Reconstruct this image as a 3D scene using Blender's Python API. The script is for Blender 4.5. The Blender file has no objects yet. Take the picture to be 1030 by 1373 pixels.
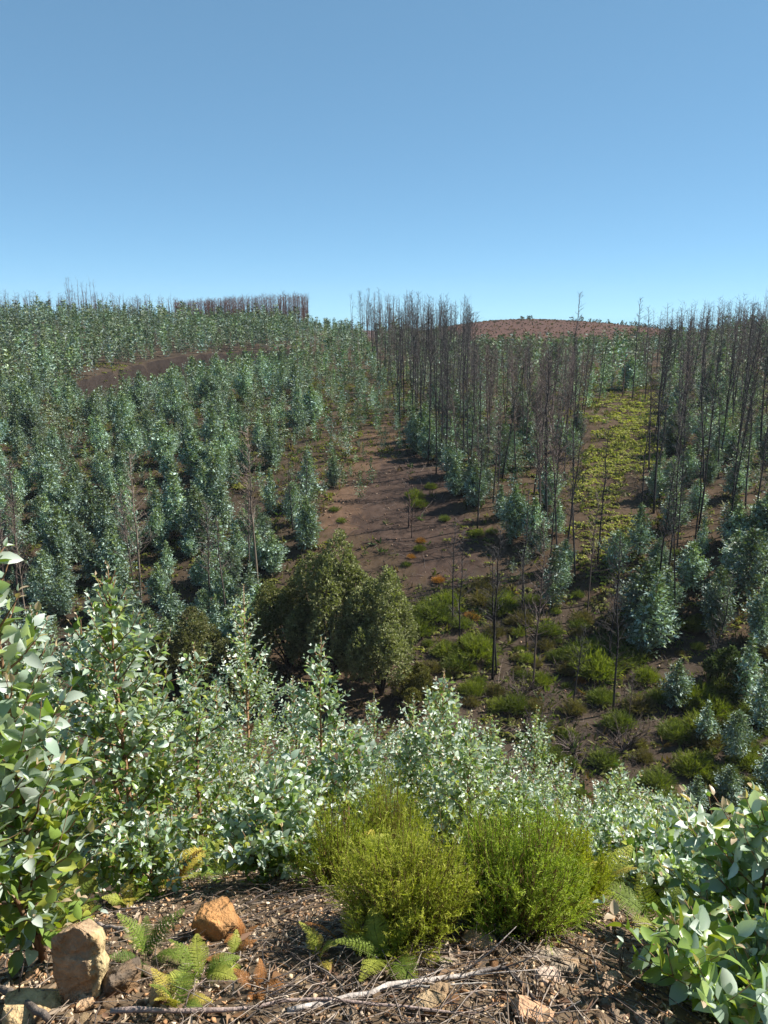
import bpy, math, random
import numpy as np
from mathutils import Vector, Matrix

# ------------------------------------------------------------------ camera, sky, sun, exposure
scene = bpy.context.scene
COL = scene.collection
PITCH = 14.0
FOVY = 66.0
SUN_AZ, SUN_EL = 76.0, 44.0          # degrees to the right of the view direction / above the horizon
PW, PH = 1030.0, 1373.0              # size of the photograph, for reading off places
F = (PH / 2) / math.tan(math.radians(FOVY / 2))
cd = bpy.data.cameras.new('camera')
cam = bpy.data.objects.new('camera', cd)
COL.objects.link(cam)
cam.location = (0, 0, 0)
cam.rotation_euler = (math.radians(90 - PITCH), 0, 0)
cd.sensor_fit = 'VERTICAL'
cd.angle = math.radians(FOVY)
cd.clip_start = 0.05
cd.clip_end = 8000
scene.camera = cam

world = bpy.data.worlds.new('World')
scene.world = world
world.use_nodes = True
nt = world.node_tree
sky = nt.nodes.new('ShaderNodeTexSky')
sky.sky_type = 'NISHITA'
sky.sun_disc = False
sky.sun_elevation = math.radians(SUN_EL)
sky.sun_rotation = math.radians(SUN_AZ)
sky.altitude = 4000
sky.air_density = 0.6
sky.dust_density = 0.0
sky.ozone_density = 6.0
nt.nodes['Background'].inputs['Strength'].default_value = 0.10
gam = nt.nodes.new('ShaderNodeGamma')           # an even, hazeless summer sky: the same softening over the whole dome
gam.inputs['Gamma'].default_value = 0.5
nt.links.new(sky.outputs[0], gam.inputs['Color'])
tint = nt.nodes.new('ShaderNodeVectorMath')
tint.operation = 'MULTIPLY'
tint.inputs[1].default_value = (1.29, 1.90, 2.06)
nt.links.new(gam.outputs[0], tint.inputs[0])
nt.links.new(tint.outputs[0], nt.nodes['Background'].inputs['Color'])

sd = bpy.data.lights.new('sun', 'SUN')
sd.energy = 5.0
sd.angle = math.radians(0.53)
sd.color = (1.0, 0.95, 0.87)
sun = bpy.data.objects.new('sun', sd)
COL.objects.link(sun)
a, e = math.radians(SUN_AZ), math.radians(SUN_EL)
sun.rotation_euler = Vector((math.sin(a) * math.cos(e), math.cos(a) * math.cos(e), math.sin(e))).to_track_quat('Z', 'Y').to_euler()

scene.view_settings.view_transform = 'Standard'
scene.view_settings.look = 'None'
scene.view_settings.exposure = 0.92
scene.view_settings.gamma = 1.0
scene.view_settings.use_curve_mapping = False
scene.render.engine = 'CYCLES'
scene.cycles.max_bounces = 6
scene.cycles.diffuse_bounces = 3
scene.cycles.glossy_bounces = 2
scene.cycles.transmission_bounces = 4
scene.cycles.transparent_max_bounces = 4
scene.cycles.caustics_reflective = False
scene.cycles.caustics_refractive = False

# ------------------------------------------------------------------ small maths
RNG = np.random.default_rng(7)
rnd = random.Random(11)


def norm(v):
    return v / (np.linalg.norm(v, axis=-1, keepdims=True) + 1e-9)


def vnoise(x, y, seed=0):
    xi, yi = np.floor(x), np.floor(y)
    fx, fy = x - xi, y - yi
    fx, fy = fx * fx * (3 - 2 * fx), fy * fy * (3 - 2 * fy)

    def h(i, j):
        s = np.sin(i * 127.1 + j * 311.7 + seed * 74.7) * 43758.5453
        return s - np.floor(s)
    return (h(xi, yi) * (1 - fx) + h(xi + 1, yi) * fx) * (1 - fy) + (h(xi, yi + 1) * (1 - fx) + h(xi + 1, yi + 1) * fx) * fy


def fbm(x, y, seed=0, octv=4):
    t, amp, s = 0, 0.5, 0
    for k in range(octv):
        t = t + amp * (vnoise(x * 2 ** k, y * 2 ** k, seed + k) - 0.5)
        amp *= 0.5
    return t


def smooth(e0, e1, x):
    t = np.clip((x - e0) / (e1 - e0), 0, 1)
    return t * t * (3 - 2 * t)


CP, SP = math.cos(math.radians(PITCH)), math.sin(math.radians(PITCH))


def project(x, y, z):
    """Where a place in the landscape shows in the photograph (used to read vegetation zones off it)."""
    d = np.maximum(y * CP - z * SP, 1e-3)
    return PW / 2 + F * x / d, PH / 2 - F * (y * SP + z * CP) / d


def row_elev(py):
    return -(PITCH + math.degrees(math.atan((py - PH / 2) / F)))


# ------------------------------------------------------------------ terrain heights (polar survey table)
NEAR = [(0, -1.60), (1.0, -1.60), (1.5, -1.63), (2.0, -1.80), (2.6, -2.10), (3.2, -2.5), (4.2, -3.4), (5, -4.1), (6, -4.95), (8, -6.55),
        (12, -9.4), (20, -14.8), (30, -20.4)]
MIDC = {36: 1034, 40: 968, 45: 902, 53: 802, 62: 704, 70: 650, 82: 600, 100: 550, 130: 503}
SURVEY = [
    (-500, {36: 1040, 45: 925, 53: 830, 62: 740, 70: 682, 82: 622, 100: 566, 130: 510, 170: 462, 210: 435, 245: 424, 330: 440, 600: 470}),
    (0, {36: 1040, 45: 925, 53: 830, 62: 740, 70: 682, 82: 622, 100: 566, 130: 510, 170: 466, 210: 440, 245: 427, 330: 440, 600: 470}),
    (130, {36: 1040, 45: 925, 53: 830, 62: 740, 70: 682, 82: 622, 100: 566, 130: 510, 170: 466, 210: 440, 245: 426, 330: 440, 600: 470}),
    (260, {36: 1038, 45: 915, 53: 816, 62: 724, 70: 668, 82: 614, 100: 560, 130: 506, 170: 467, 210: 444, 245: 434, 330: 440, 600: 470}),
    (400, {36: 1036, 45: 906, 53: 806, 62: 708, 70: 654, 82: 604, 100: 553, 130: 504, 170: 468, 200: 450, 235: 438, 330: 445, 600: 470}),
    (500, {**MIDC, 170: 468, 200: 456, 225: 452, 330: 455, 600: 470}),
    (590, {**MIDC, 170: 474, 200: 466, 225: 466, 290: 460, 380: 436, 430: 440, 600: 470}),
    (660, {**MIDC, 130: 508, 170: 482, 200: 478, 225: 478, 290: 462, 380: 426, 430: 428, 600: 470}),
    (750, {**MIDC, 130: 508, 170: 482, 200: 478, 225: 478, 290: 462, 380: 426, 430: 428, 600: 470}),
    (880, {**MIDC, 130: 506, 170: 476, 200: 470, 225: 470, 290: 458, 380: 437, 430: 440, 600: 470}),
    (1030, {**MIDC, 170: 463, 200: 450, 230: 444, 330: 450, 600: 470}),
    (1530, {**MIDC, 170: 460, 200: 446, 230: 440, 330: 450, 600: 470}),
]
RT = np.concatenate([np.arange(0, 8, 0.1), np.arange(8, 60, 0.4), np.arange(60, 300, 1.5), np.geomspace(300, 4000, 60)])
AZ = [math.degrees(math.atan((px - PW / 2) / F * CP)) for px, _ in SURVEY]
rows = []
for px, tab in SURVEY:
    r = [p[0] for p in NEAR] + list(tab.keys()) + [1200, 4000]
    z = [p[1] for p in NEAR] + [k * math.tan(math.radians(row_elev(v))) for k, v in tab.items()] + [-70, -90]
    lr = np.log1p(np.array(r, float))
    grid = np.linspace(0, lr[-1], 900)
    zz = np.interp(grid, lr, z)
    k = np.exp(-0.5 * (np.arange(-14, 15) / 4.0) ** 2)
    k /= k.sum()
    zz = np.convolve(np.pad(zz, 14, mode='edge'), k, mode='valid')
    rows.append(np.interp(np.log1p(RT), grid, zz))
AZF = np.linspace(AZ[0], AZ[-1], 161)
ZT = np.array([np.interp(AZF, AZ, np.array(rows)[:, j]) for j in range(len(RT))]).T
kk = np.exp(-0.5 * (np.arange(-10, 11) / 4.0) ** 2)
kk /= kk.sum()
ZT = np.array([np.convolve(np.pad(ZT[:, j], 10, mode='edge'), kk, mode='valid') for j in range(ZT.shape[1])]).T
# the forest track cut into the slope: azimuth of the bank's upper edge -> distance
CUT_PX = np.array([70, 95, 150, 200, 260, 340, 400, 470])
CUT_R = np.array([128, 132, 142, 151, 159, 166, 168, 170.0])
CUT_D = np.array([0, 1.8, 4.4, 4.8, 4.4, 3.4, 0.9, 0])
CUT_AZ = np.degrees(np.arctan((CUT_PX - PW / 2) / F * CP))


def height(x, y):
    x, y = np.asarray(x, float), np.asarray(y, float)
    r = np.hypot(x, y)
    az = np.degrees(np.arctan2(x, y))
    azc = np.clip(np.abs(az), 0, AZF[-1] - 0.01) * np.sign(az)
    azc = np.clip(azc, AZF[0] + 0.01, AZF[-1] - 0.01)
    fa = (azc - AZF[0]) / (AZF[1] - AZF[0])
    ia = np.clip(fa.astype(int), 0, len(AZF) - 2)
    fa = fa - ia
    ir = np.clip(np.searchsorted(RT, r) - 1, 0, len(RT) - 2)
    fr = np.clip((r - RT[ir]) / (RT[ir + 1] - RT[ir]), 0, 1)
    z = (ZT[ia, ir] * (1 - fa) + ZT[ia + 1, ir] * fa) * (1 - fr) + (ZT[ia, ir + 1] * (1 - fa) + ZT[ia + 1, ir + 1] * fa) * fr
    back = smooth(70, 150, np.abs(az)) * smooth(0.5, 6, r)      # behind the viewer the hill goes on rising
    zb = -1.6 + 0.35 * np.minimum(r, 80)
    z = z * (1 - back) + zb * back
    re = np.interp(az, CUT_AZ, CUT_R) + 1.2 * fbm(az * 1.1, az * 0 + 3.3, 5)
    dep = np.interp(az, CUT_AZ, CUT_D, left=0, right=0)
    d = re - r
    z = z - dep * smooth(0, 1.1, d + 0.9 * fbm(x * 0.8, y * 0.8, 27)) * (1 - smooth(7, 48, d))
    z = z + 0.05 * fbm(x * 2.2, y * 2.2, 3) * smooth(0.6, 2.5, r) + 0.9 * fbm(x / 7, y / 7, 9) * smooth(12, 45, r) * (1 - 0.5 * smooth(150, 300, r)) + 0.03 * fbm(x * 9, y * 9, 4, 3)
    z = z + 0.10 * fbm(x * 0.9, y * 0.9, 14, 2) * smooth(2.5, 5, r)
    return z


def on_track(x, y, d0=-1.0, d1=8.0):
    az = np.degrees(np.arctan2(x, y))
    d = np.interp(az, CUT_AZ, CUT_R) - np.hypot(x, y)
    return (d > d0) & (d < d1) & (np.interp(az, CUT_AZ, CUT_D, left=0, right=0) > 0.8)


def ground_at(px, py):
    """The spot of ground that shows at this place of the photograph."""
    d = np.array([(px - PW / 2) / F, CP - (py - PH / 2) / F * SP, -SP - (py - PH / 2) / F * CP])
    t = np.geomspace(0.8, 900, 4000)
    P = d[None] * t[:, None]
    below = P[:, 2] < height(P[:, 0], P[:, 1])
    i = int(np.argmax(below)) if below.any() else len(t) - 1
    return P[i]


def spot(px, r):
    """Ground point at distance r under column px."""
    az = math.atan((px - PW / 2) / F * CP)
    for _ in range(4):
        x, y = r * math.sin(az), r * math.cos(az)
        z = float(height(x, y))
        q = project(x, y, z)[0]
        az += math.atan((px - q) / F)
    return np.array([x, y, z])


def inpoly(px, py, poly):
    n = len(poly)
    ins = np.zeros(np.shape(px), bool)
    j = n - 1
    for i in range(n):
        xi, yi = poly[i]
        xj, yj = poly[j]
        c = ((yi > py) != (yj > py)) & (px < (xj - xi) * (py - yi) / (yj - yi + 1e-9) + xi)
        ins ^= c
        j = i
    return ins


# ------------------------------------------------------------------ mesh helpers
def make_mesh(name, V, polys, mat, col=None, sm=False):
    me = bpy.data.meshes.new(name)
    V = np.asarray(V, np.float32)
    polys = [np.asarray(p, np.int32) for p in polys if len(p)]
    loops = np.concatenate([p.ravel() for p in polys])
    tot = np.concatenate([np.full(len(p), p.shape[1], np.int32) for p in polys])
    start = np.concatenate([[0], np.cumsum(tot)[:-1]]).astype(np.int32)
    me.vertices.add(len(V))
    me.vertices.foreach_set('co', V.ravel())
    me.loops.add(len(loops))
    me.loops.foreach_set('vertex_index', loops)
    me.polygons.add(len(tot))
    me.polygons.foreach_set('loop_start', start)
    me.polygons.foreach_set('loop_total', tot)
    if sm:
        me.polygons.foreach_set('use_smooth', np.ones(len(tot), bool))
    if col is not None:
        ca = me.color_attributes.new('Col', 'FLOAT_COLOR', 'POINT')
        c = np.ones((len(V), 4), np.float32)
        c[:, :3] = col
        ca.data.foreach_set('color', c.ravel())
    me.update()
    me.validate()
    if mat:
        me.materials.append(mat)
    return me


class MB:
    """Collects vertices, faces and colours for one mesh."""

    def __init__(s):
        s.V, s.P, s.C, s.n = [], {3: [], 4: []}, [], 0

    def add(s, V, polys, col=(1, 1, 1)):
        V = np.asarray(V, float).reshape(-1, 3)
        for p in polys:
            p = np.asarray(p)
            if len(p):
                s.P[p.shape[1]].append(p + s.n)
        s.V.append(V)
        c = np.asarray(col, float)
        s.C.append(np.broadcast_to(c, (len(V), 3)))
        s.n += len(V)

    def tube(s, pts, rad, sides=5, col=(1, 1, 1), cap=True):
        pts = np.asarray(pts, float)
        n = len(pts)
        rad = np.broadcast_to(np.asarray(rad, float), (n,))
        T = norm(np.gradient(pts, axis=0))
        ref = np.array([0.31, 0.2, 0.93]) if abs(T[0, 2]) < 0.8 else np.array([1.0, 0.1, 0])
        A = norm(np.cross(T, ref))
        B = np.cross(T, A)
        th = np.arange(sides) * 2 * np.pi / sides
        ring = pts[:, None] + rad[:, None, None] * (np.cos(th)[None, :, None] * A[:, None] + np.sin(th)[None, :, None] * B[:, None])
        i, j = np.meshgrid(np.arange(n - 1), np.arange(sides), indexing='ij')
        q = np.stack([i * sides + j, i * sides + (j + 1) % sides, (i + 1) * sides + (j + 1) % sides, (i + 1) * sides + j], -1).reshape(-1, 4)
        V = ring.reshape(-1, 3)
        tri = []
        if cap and sides > 3:
            V = np.vstack([V, pts[0], pts[-1]])
            tri = [[(k + 1) % sides, k, n * sides] for k in range(sides)] + [[(n - 1) * sides + k, (n - 1) * sides + (k + 1) % sides, n * sides + 1] for k in range(sides)]
        s.add(V, [q, np.array(tri, int).reshape(-1, 3)], col)

    def inst(s, tmpl, pos, X, Y, Z, col):
        """Copies of a template at pos with axes X, Y, Z (already scaled)."""
        tV, tP = tmpl
        N, k = len(pos), len(tV)
        if N == 0:
            return
        V = pos[:, None] + tV[None, :, 0:1] * X[:, None] + tV[None, :, 1:2] * Y[:, None] + tV[None, :, 2:3] * Z[:, None]
        off = (np.arange(N) * k)[:, None, None]
        P = [(np.asarray(p)[None] + off).reshape(-1, np.asarray(p).shape[1]) for p in tP]
        c = np.repeat(np.broadcast_to(np.asarray(col, float), (N, 3)), k, axis=0)
        s.add(V.reshape(-1, 3), P, c)

    def mesh(s, name, mat, sm=False):
        polys = [np.concatenate(v) for v in s.P.values() if v]
        return make_mesh(name, np.concatenate(s.V), polys, mat, np.concatenate(s.C), sm)


def link(name, me, parent=None, loc=None):
    o = bpy.data.objects.new(name, me)
    COL.objects.link(o)
    if parent is not None:
        o.parent = parent
    if loc is not None:
        o.location = loc
    return o


def tag(o, label=None, cat=None, group=None, kind=None):
    if label: o['label'] = label
    if cat: o['category'] = cat
    if group: o['group'] = group
    if kind: o['kind'] = kind
    return o


def thing(name, label, cat, loc, rz=0, group=None, sc=1.0):
    o = bpy.data.objects.new(name, None)
    COL.objects.link(o)
    o.empty_display_size = 0.1
    o.location = loc
    o.rotation_euler = (0, 0, rz)
    o.scale = (sc, sc, sc) if np.isscalar(sc) else sc
    return tag(o, label, cat, group)


# ------------------------------------------------------------------ materials
def new_mat(name):
    m = bpy.data.materials.new(name)
    m.use_nodes = True
    t = m.node_tree
    return m, t, t.nodes, t.links, t.nodes['Principled BSDF']


def leaf_mat(name, rough=0.5, spec=0.4, trans=0.3, tcol=(1.0, 1.15, 0.35), tgain=1.3, objvar=0.25, texvar=0.0):
    m, t, N, L, b = new_mat(name)
    at = N.new('ShaderNodeAttribute'); at.attribute_name = 'Col'
    oi = N.new('ShaderNodeObjectInfo')
    mr = N.new('ShaderNodeMapRange')
    mr.inputs['To Min'].default_value = 1 - objvar
    mr.inputs['To Max'].default_value = 1 + objvar
    L.new(oi.outputs['Random'], mr.inputs['Value'])
    mul = N.new('ShaderNodeVectorMath'); mul.operation = 'SCALE'
    L.new(at.outputs['Color'], mul.inputs[0])
    L.new(mr.outputs[0], mul.inputs['Scale'])
    src = mul.outputs[0]
    if texvar:
        tc = N.new('ShaderNodeTexCoord')
        no = N.new('ShaderNodeTexNoise'); no.inputs['Scale'].default_value = 60; no.inputs['Detail'].default_value = 3
        L.new(tc.outputs['Object'], no.inputs['Vector'])
        m2 = N.new('ShaderNodeMapRange'); m2.inputs['From Min'].default_value = 0.3; m2.inputs['From Max'].default_value = 0.7
        m2.inputs['To Min'].default_value = 1 - texvar; m2.inputs['To Max'].default_value = 1 + texvar
        L.new(no.outputs['Fac'], m2.inputs['Value'])
        mu2 = N.new('ShaderNodeVectorMath'); mu2.operation = 'SCALE'
        L.new(src, mu2.inputs[0]); L.new(m2.outputs[0], mu2.inputs['Scale'])
        src = mu2.outputs[0]
    L.new(src, b.inputs['Base Color'])
    b.inputs['Roughness'].default_value = rough
    b.inputs['Specular IOR Level'].default_value = spec
    tr = N.new('ShaderNodeBsdfTranslucent')
    tm = N.new('ShaderNodeVectorMath'); tm.operation = 'MULTIPLY'
    L.new(src, tm.inputs[0])
    tm.inputs[1].default_value = [c * tgain for c in tcol]
    L.new(tm.outputs[0], tr.inputs['Color'])
    mx = N.new('ShaderNodeMixShader'); mx.inputs['Fac'].default_value = trans
    L.new(b.outputs[0], mx.inputs[1]); L.new(tr.outputs[0], mx.inputs[2])
    L.new(mx.outputs[0], N['Material Output'].inputs['Surface'])
    return m


def solid_mat(name, rough=0.85, scale=20.0, var=0.35, bump=0.3, bscale=None, objvar=0.2, spec=0.2, stretch=(1, 1, 1), tint=None):
    """Vertex colour times noise; wood, bark, stone, soil."""
    m, t, N, L, b = new_mat(name)
    at = N.new('ShaderNodeAttribute'); at.attribute_name = 'Col'
    tc = N.new('ShaderNodeTexCoord')
    mp = N.new('ShaderNodeMapping'); mp.inputs['Scale'].default_value = stretch
    L.new(tc.outputs['Object'], mp.inputs['Vector'])
    no = N.new('ShaderNodeTexNoise'); no.inputs['Scale'].default_value = scale; no.inputs['Detail'].default_value = 6; no.inputs['Roughness'].default_value = 0.65
    L.new(mp.outputs[0], no.inputs['Vector'])
    mr = N.new('ShaderNodeMapRange'); mr.inputs['From Min'].default_value = 0.28; mr.inputs['From Max'].default_value = 0.72
    mr.inputs['To Min'].default_value = 1 - var; mr.inputs['To Max'].default_value = 1 + var
    L.new(no.outputs['Fac'], mr.inputs['Value'])
    oi = N.new('ShaderNodeObjectInfo')
    m2 = N.new('ShaderNodeMapRange'); m2.inputs['To Min'].default_value = 1 - objvar; m2.inputs['To Max'].default_value = 1 + objvar
    L.new(oi.outputs['Random'], m2.inputs['Value'])
    mm = N.new('ShaderNodeMath'); mm.operation = 'MULTIPLY'
    L.new(mr.outputs[0], mm.inputs[0]); L.new(m2.outputs[0], mm.inputs[1])
    mul = N.new('ShaderNodeVectorMath'); mul.operation = 'SCALE'
    L.new(at.outputs['Color'], mul.inputs[0]); L.new(mm.outputs[0], mul.inputs['Scale'])
    src = mul.outputs[0]
    if tint is not None:
        n2 = N.new('ShaderNodeTexNoise'); n2.inputs['Scale'].default_value = scale * 0.35; n2.inputs['Detail'].default_value = 4
        L.new(mp.outputs[0], n2.inputs['Vector'])
        r2 = N.new('ShaderNodeMapRange'); r2.inputs['From Min'].default_value = 0.45; r2.inputs['From Max'].default_value = 0.65; r2.inputs['To Max'].default_value = 0.7
        L.new(n2.outputs['Fac'], r2.inputs['Value'])
        mixc = N.new('ShaderNodeMix'); mixc.data_type = 'RGBA'
        L.new(r2.outputs[0], mixc.inputs['Factor'])
        L.new(src, mixc.inputs[6]); mixc.inputs[7].default_value = (*tint, 1)
        src = mixc.outputs[2]
    L.new(src, b.inputs['Base Color'])
    b.inputs['Roughness'].default_value = rough
    b.inputs['Specular IOR Level'].default_value = spec
    if name == 'schist':
        vo = N.new('ShaderNodeTexVoronoi'); vo.feature = 'DISTANCE_TO_EDGE'; vo.inputs['Scale'].default_value = 6.5
        nw = N.new('ShaderNodeTexNoise'); nw.inputs['Scale'].default_value = 16; nw.inputs['Detail'].default_value = 4
        L.new(tc.outputs['Object'], nw.inputs['Vector'])
        ad = N.new('ShaderNodeMix'); ad.data_type = 'VECTOR'; ad.inputs['Factor'].default_value = 0.12
        L.new(tc.outputs['Object'], ad.inputs[4]); L.new(nw.outputs['Color'], ad.inputs[5])
        L.new(ad.outputs[1], vo.inputs['Vector'])
        cr_ = N.new('ShaderNodeMapRange'); cr_.inputs['From Max'].default_value = 0.018; cr_.inputs['To Min'].default_value = 0.68; cr_.inputs['To Max'].default_value = 1.0
        L.new(vo.outputs['Distance'], cr_.inputs['Value'])
        cm = N.new('ShaderNodeVectorMath'); cm.operation = 'SCALE'
        L.new(src, cm.inputs[0]); L.new(cr_.outputs[0], cm.inputs['Scale'])
        L.new(cm.outputs[0], b.inputs['Base Color'])
    if bump:
        bp = N.new('ShaderNodeBump'); bp.inputs['Strength'].default_value = bump; bp.inputs['Distance'].default_value = 0.02
        nb = N.new('ShaderNodeTexNoise'); nb.inputs['Scale'].default_value = bscale or scale * 2; nb.inputs['Detail'].default_value = 5
        L.new(mp.outputs[0], nb.inputs['Vector'])
        L.new(nb.outputs['Fac'], bp.inputs['Height'])
        L.new(bp.outputs[0], b.inputs['Normal'])
    return m


M_LEAF = leaf_mat('eucalyptus_leaf', 0.36, 0.65, 0.30, objvar=0.0, tgain=1.2)
M_FARLEAF = leaf_mat('eucalyptus_crown', 0.55, 0.35, 0.14, objvar=0.38)
M_HEATH = leaf_mat('heath_foliage', 0.6, 0.2, 0.36, objvar=0.12, tgain=1.25)
M_OLIVE = leaf_mat('olive_shrub_foliage', 0.6, 0.25, 0.25, objvar=0.12)
M_FERN = leaf_mat('fern_frond', 0.6, 0.2, 0.4, objvar=0.1, tgain=1.15)
M_BARK = solid_mat('bark', 0.85, 14, 0.4, 0.4, stretch=(1, 1, 0.25))
M_CHAR = solid_mat('charred_bark', 0.8, 6, 0.45, 0.0, objvar=0.35, stretch=(1, 1, 0.3))
M_STONE = solid_mat('schist', 0.8, 38, 0.32, 0.8, 75, objvar=0.25, tint=(0.30, 0.17, 0.075))
M_STICK = solid_mat('weathered_wood', 0.75, 30, 0.35, 0.5, 80, objvar=0.1)
M_DEBRIS = solid_mat('stone_chips', 0.85, 40, 0.2, 0.3, 90, objvar=0)
M_LITTER = leaf_mat('dry_leaf', 0.7, 0.25, 0.15, (1, 0.7, 0.4), 1.0, 0.0)
M_SOIL = solid_mat('soil', 0.95, 1.3, 0.35, 0.9, 9.0, objvar=0, spec=0.1)

# ------------------------------------------------------------------ zones read off the photograph (photo pixels, for the ground line)
BARE = [(505, 610), (560, 610), (600, 628), (612, 680), (648, 730), (655, 785), (600, 800), (560, 775), (535, 735), (440, 712), (448, 672), (492, 640)]
ORANGE = [(430, 640), (520, 560), (540, 610), (490, 650), (475, 710), (430, 715)]
BRACKEN = [(800, 540), (880, 525), (885, 600), (866, 660), (868, 710), (835, 800), (765, 800), (750, 700), (786, 620)]
BRACK2 = [(545, 800), (640, 770), (660, 830), (600, 890), (540, 905), (515, 880)]
VALLEY = [(550, 790), (660, 770), (760, 790), (850, 830), (1040, 880), (1040, 1060), (690, 1040), (520, 930)]
FG_X = [-60, 0, 50, 130, 200, 280, 330, 390, 440, 520, 600, 660, 720, 770, 900, 960, 1030, 1090]
FG_Y = [700, 705, 770, 775, 810, 865, 800, 835, 865, 930, 905, 950, 960, 1020, 1045, 1040, 1015, 1010]


def hidden(px, pytop):
    return pytop > np.interp(px, FG_X, FG_Y) + 70


# ------------------------------------------------------------------ ground: one sheet out to the horizon
def build_ground():
    rr = np.concatenate([np.arange(0.05, 1.0, 0.12), np.arange(1.0, 4.5, 0.028), np.geomspace(4.5, 40, 150), np.arange(40.7, 175, 0.8), np.geomspace(176, 420, 110), np.geomspace(430, 5000, 40)])
    front = np.linspace(-33, 33, 240)
    back = np.concatenate([np.linspace(38, 322, 27)])
    aa = np.radians(np.concatenate([front, back]))
    A, R = np.meshgrid(aa, rr, indexing='ij')
    x, y = R * np.sin(A), R * np.cos(A)
    z = height(x, y)
    na, nr = A.shape
    V = np.stack([x, y, z], -1).reshape(-1, 3)
    i, j = np.meshgrid(np.arange(na), np.arange(nr - 1), indexing='ij')
    i2 = (i + 1) % na
    q = np.stack([i * nr + j, i * nr + j + 1, i2 * nr + j + 1, i2 * nr + j], -1).reshape(-1, 4)
    V = np.vstack([V, [[0, 0, float(height(0.0, 0.01))]]])
    c = len(V) - 1
    tri = np.array([[k * nr, ((k + 1) % na) * nr, c] for k in range(na)])
    # soil colours, with some shade painted in
    X, Y, Z = V.T
    r = np.hypot(X, Y)
    px, py = project(X, Y, Z)
    py = np.where(Y < 0.3, 3000, py)
    n1 = fbm(X / 5, Y / 5, 21) + 0.5
    n2 = fbm(X / 1.3, Y / 1.3, 31) + 0.5
    C = np.empty((len(V), 3))
    C[:] = (0.060, 0.042, 0.028)
    C = C * (1 - n1[:, None] * 0.6) + np.array((0.10, 0.063, 0.036)) * (n1[:, None] * 0.6)
    near = 1 - smooth(4, 14, r)
    C = C * (1 - near[:, None]) + np.array((0.135, 0.095, 0.06)) * near[:, None]

    def zone(poly, col, amt=1.0, pad=14):
        nonlocal C
        jx = px + 26 * fbm(X / 2.5, Y / 2.5, 41) + 60 * fbm(X / 0.7, Y / 0.7, 43, 3)
        jy = py + 26 * fbm(X / 2.5, Y / 2.5, 51) + 60 * fbm(X / 0.7, Y / 0.7, 53, 3)
        m = (inpoly(jx, jy, poly) & (r > 30)).astype(float)[:, None] * amt
        C = C * (1 - m) + np.array(col) * m
    zone([(-300, 440), (425, 440), (425, 720), (340, 900), (-300, 1050)], (0.052, 0.039, 0.027), 0.6)  # soil darkened to paint the shade in the gaps between plantation trees
    zone(BARE, (0.060, 0.039, 0.030), 0.9)
    zone(ORANGE, (0.13, 0.078, 0.048), 0.6)
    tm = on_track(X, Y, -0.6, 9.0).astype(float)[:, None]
    C = C * (1 - tm) + np.array((0.030, 0.022, 0.018)) * tm  # dark soil, deepened further to stand in for the bank's shade
    zone(VALLEY, (0.056, 0.042, 0.031), 0.75)
    redm = smooth(255, 300, r)[:, None]
    C = C * (1 - redm) + np.array((0.095, 0.050, 0.036)) * redm
    C *= (0.75 + 0.5 * n2)[:, None]
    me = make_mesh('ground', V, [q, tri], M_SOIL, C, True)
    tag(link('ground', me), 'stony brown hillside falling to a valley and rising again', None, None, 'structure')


build_ground()

# ------------------------------------------------------------------ leaf templates (x across, y along, z up out of the blade)
def leaf_template(fold=0.30, curl=-0.16):
    t = [0.0, 0.22, 0.5, 0.78]
    w = [0.34, 0.92, 1.0, 0.62]
    V, P4, P3 = [], [], []
    for ti, wi in zip(t, w):
        for s in (-1, 0, 1):
            V.append((s * wi * 0.5, ti, abs(s) * wi * 0.5 * fold + curl * ti * ti))
    V.append((0, 1.0, curl))
    for k in range(3):
        for s in (0, 1):
            a0 = k * 3 + s
            P4.append((a0, a0 + 1, a0 + 4, a0 + 3))
    P3 = [(9, 10, 12), (10, 11, 12)]
    return np.array(V), [np.array(P4), np.array(P3)]


LEAF_A = leaf_template()
LEAF_B = leaf_template(0.45, 0.14)
LEAF_C = leaf_template(0.18, -0.34)
LEAF_MID = (np.array([(0, 0, 0), (-.5, .42, .13), (0, .5, -.03), (.5, .42, .13), (0, 1, -.1)]), [np.array([(0, 2, 1), (0, 3, 2), (1, 2, 4), (2, 3, 4)])])
LEAF_LOW = (np.array([(0, 0, 0), (-.5, .5, .1), (.5, .5, .1), (0, 1, -.05)]), [np.array([(0, 2, 3, 1)])])
NEEDLE = (np.array([(-.5, 0, 0), (.5, 0, 0), (0, 1, 0)]), [np.array([(0, 1, 2)])])


def frames(d, up):
    """Axes for leaves pointing along d with blades roughly facing up."""
    Y = norm(d)
    X = norm(np.cross(Y, up))
    Z = np.cross(X, Y)
    return X, Y, Z


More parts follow.
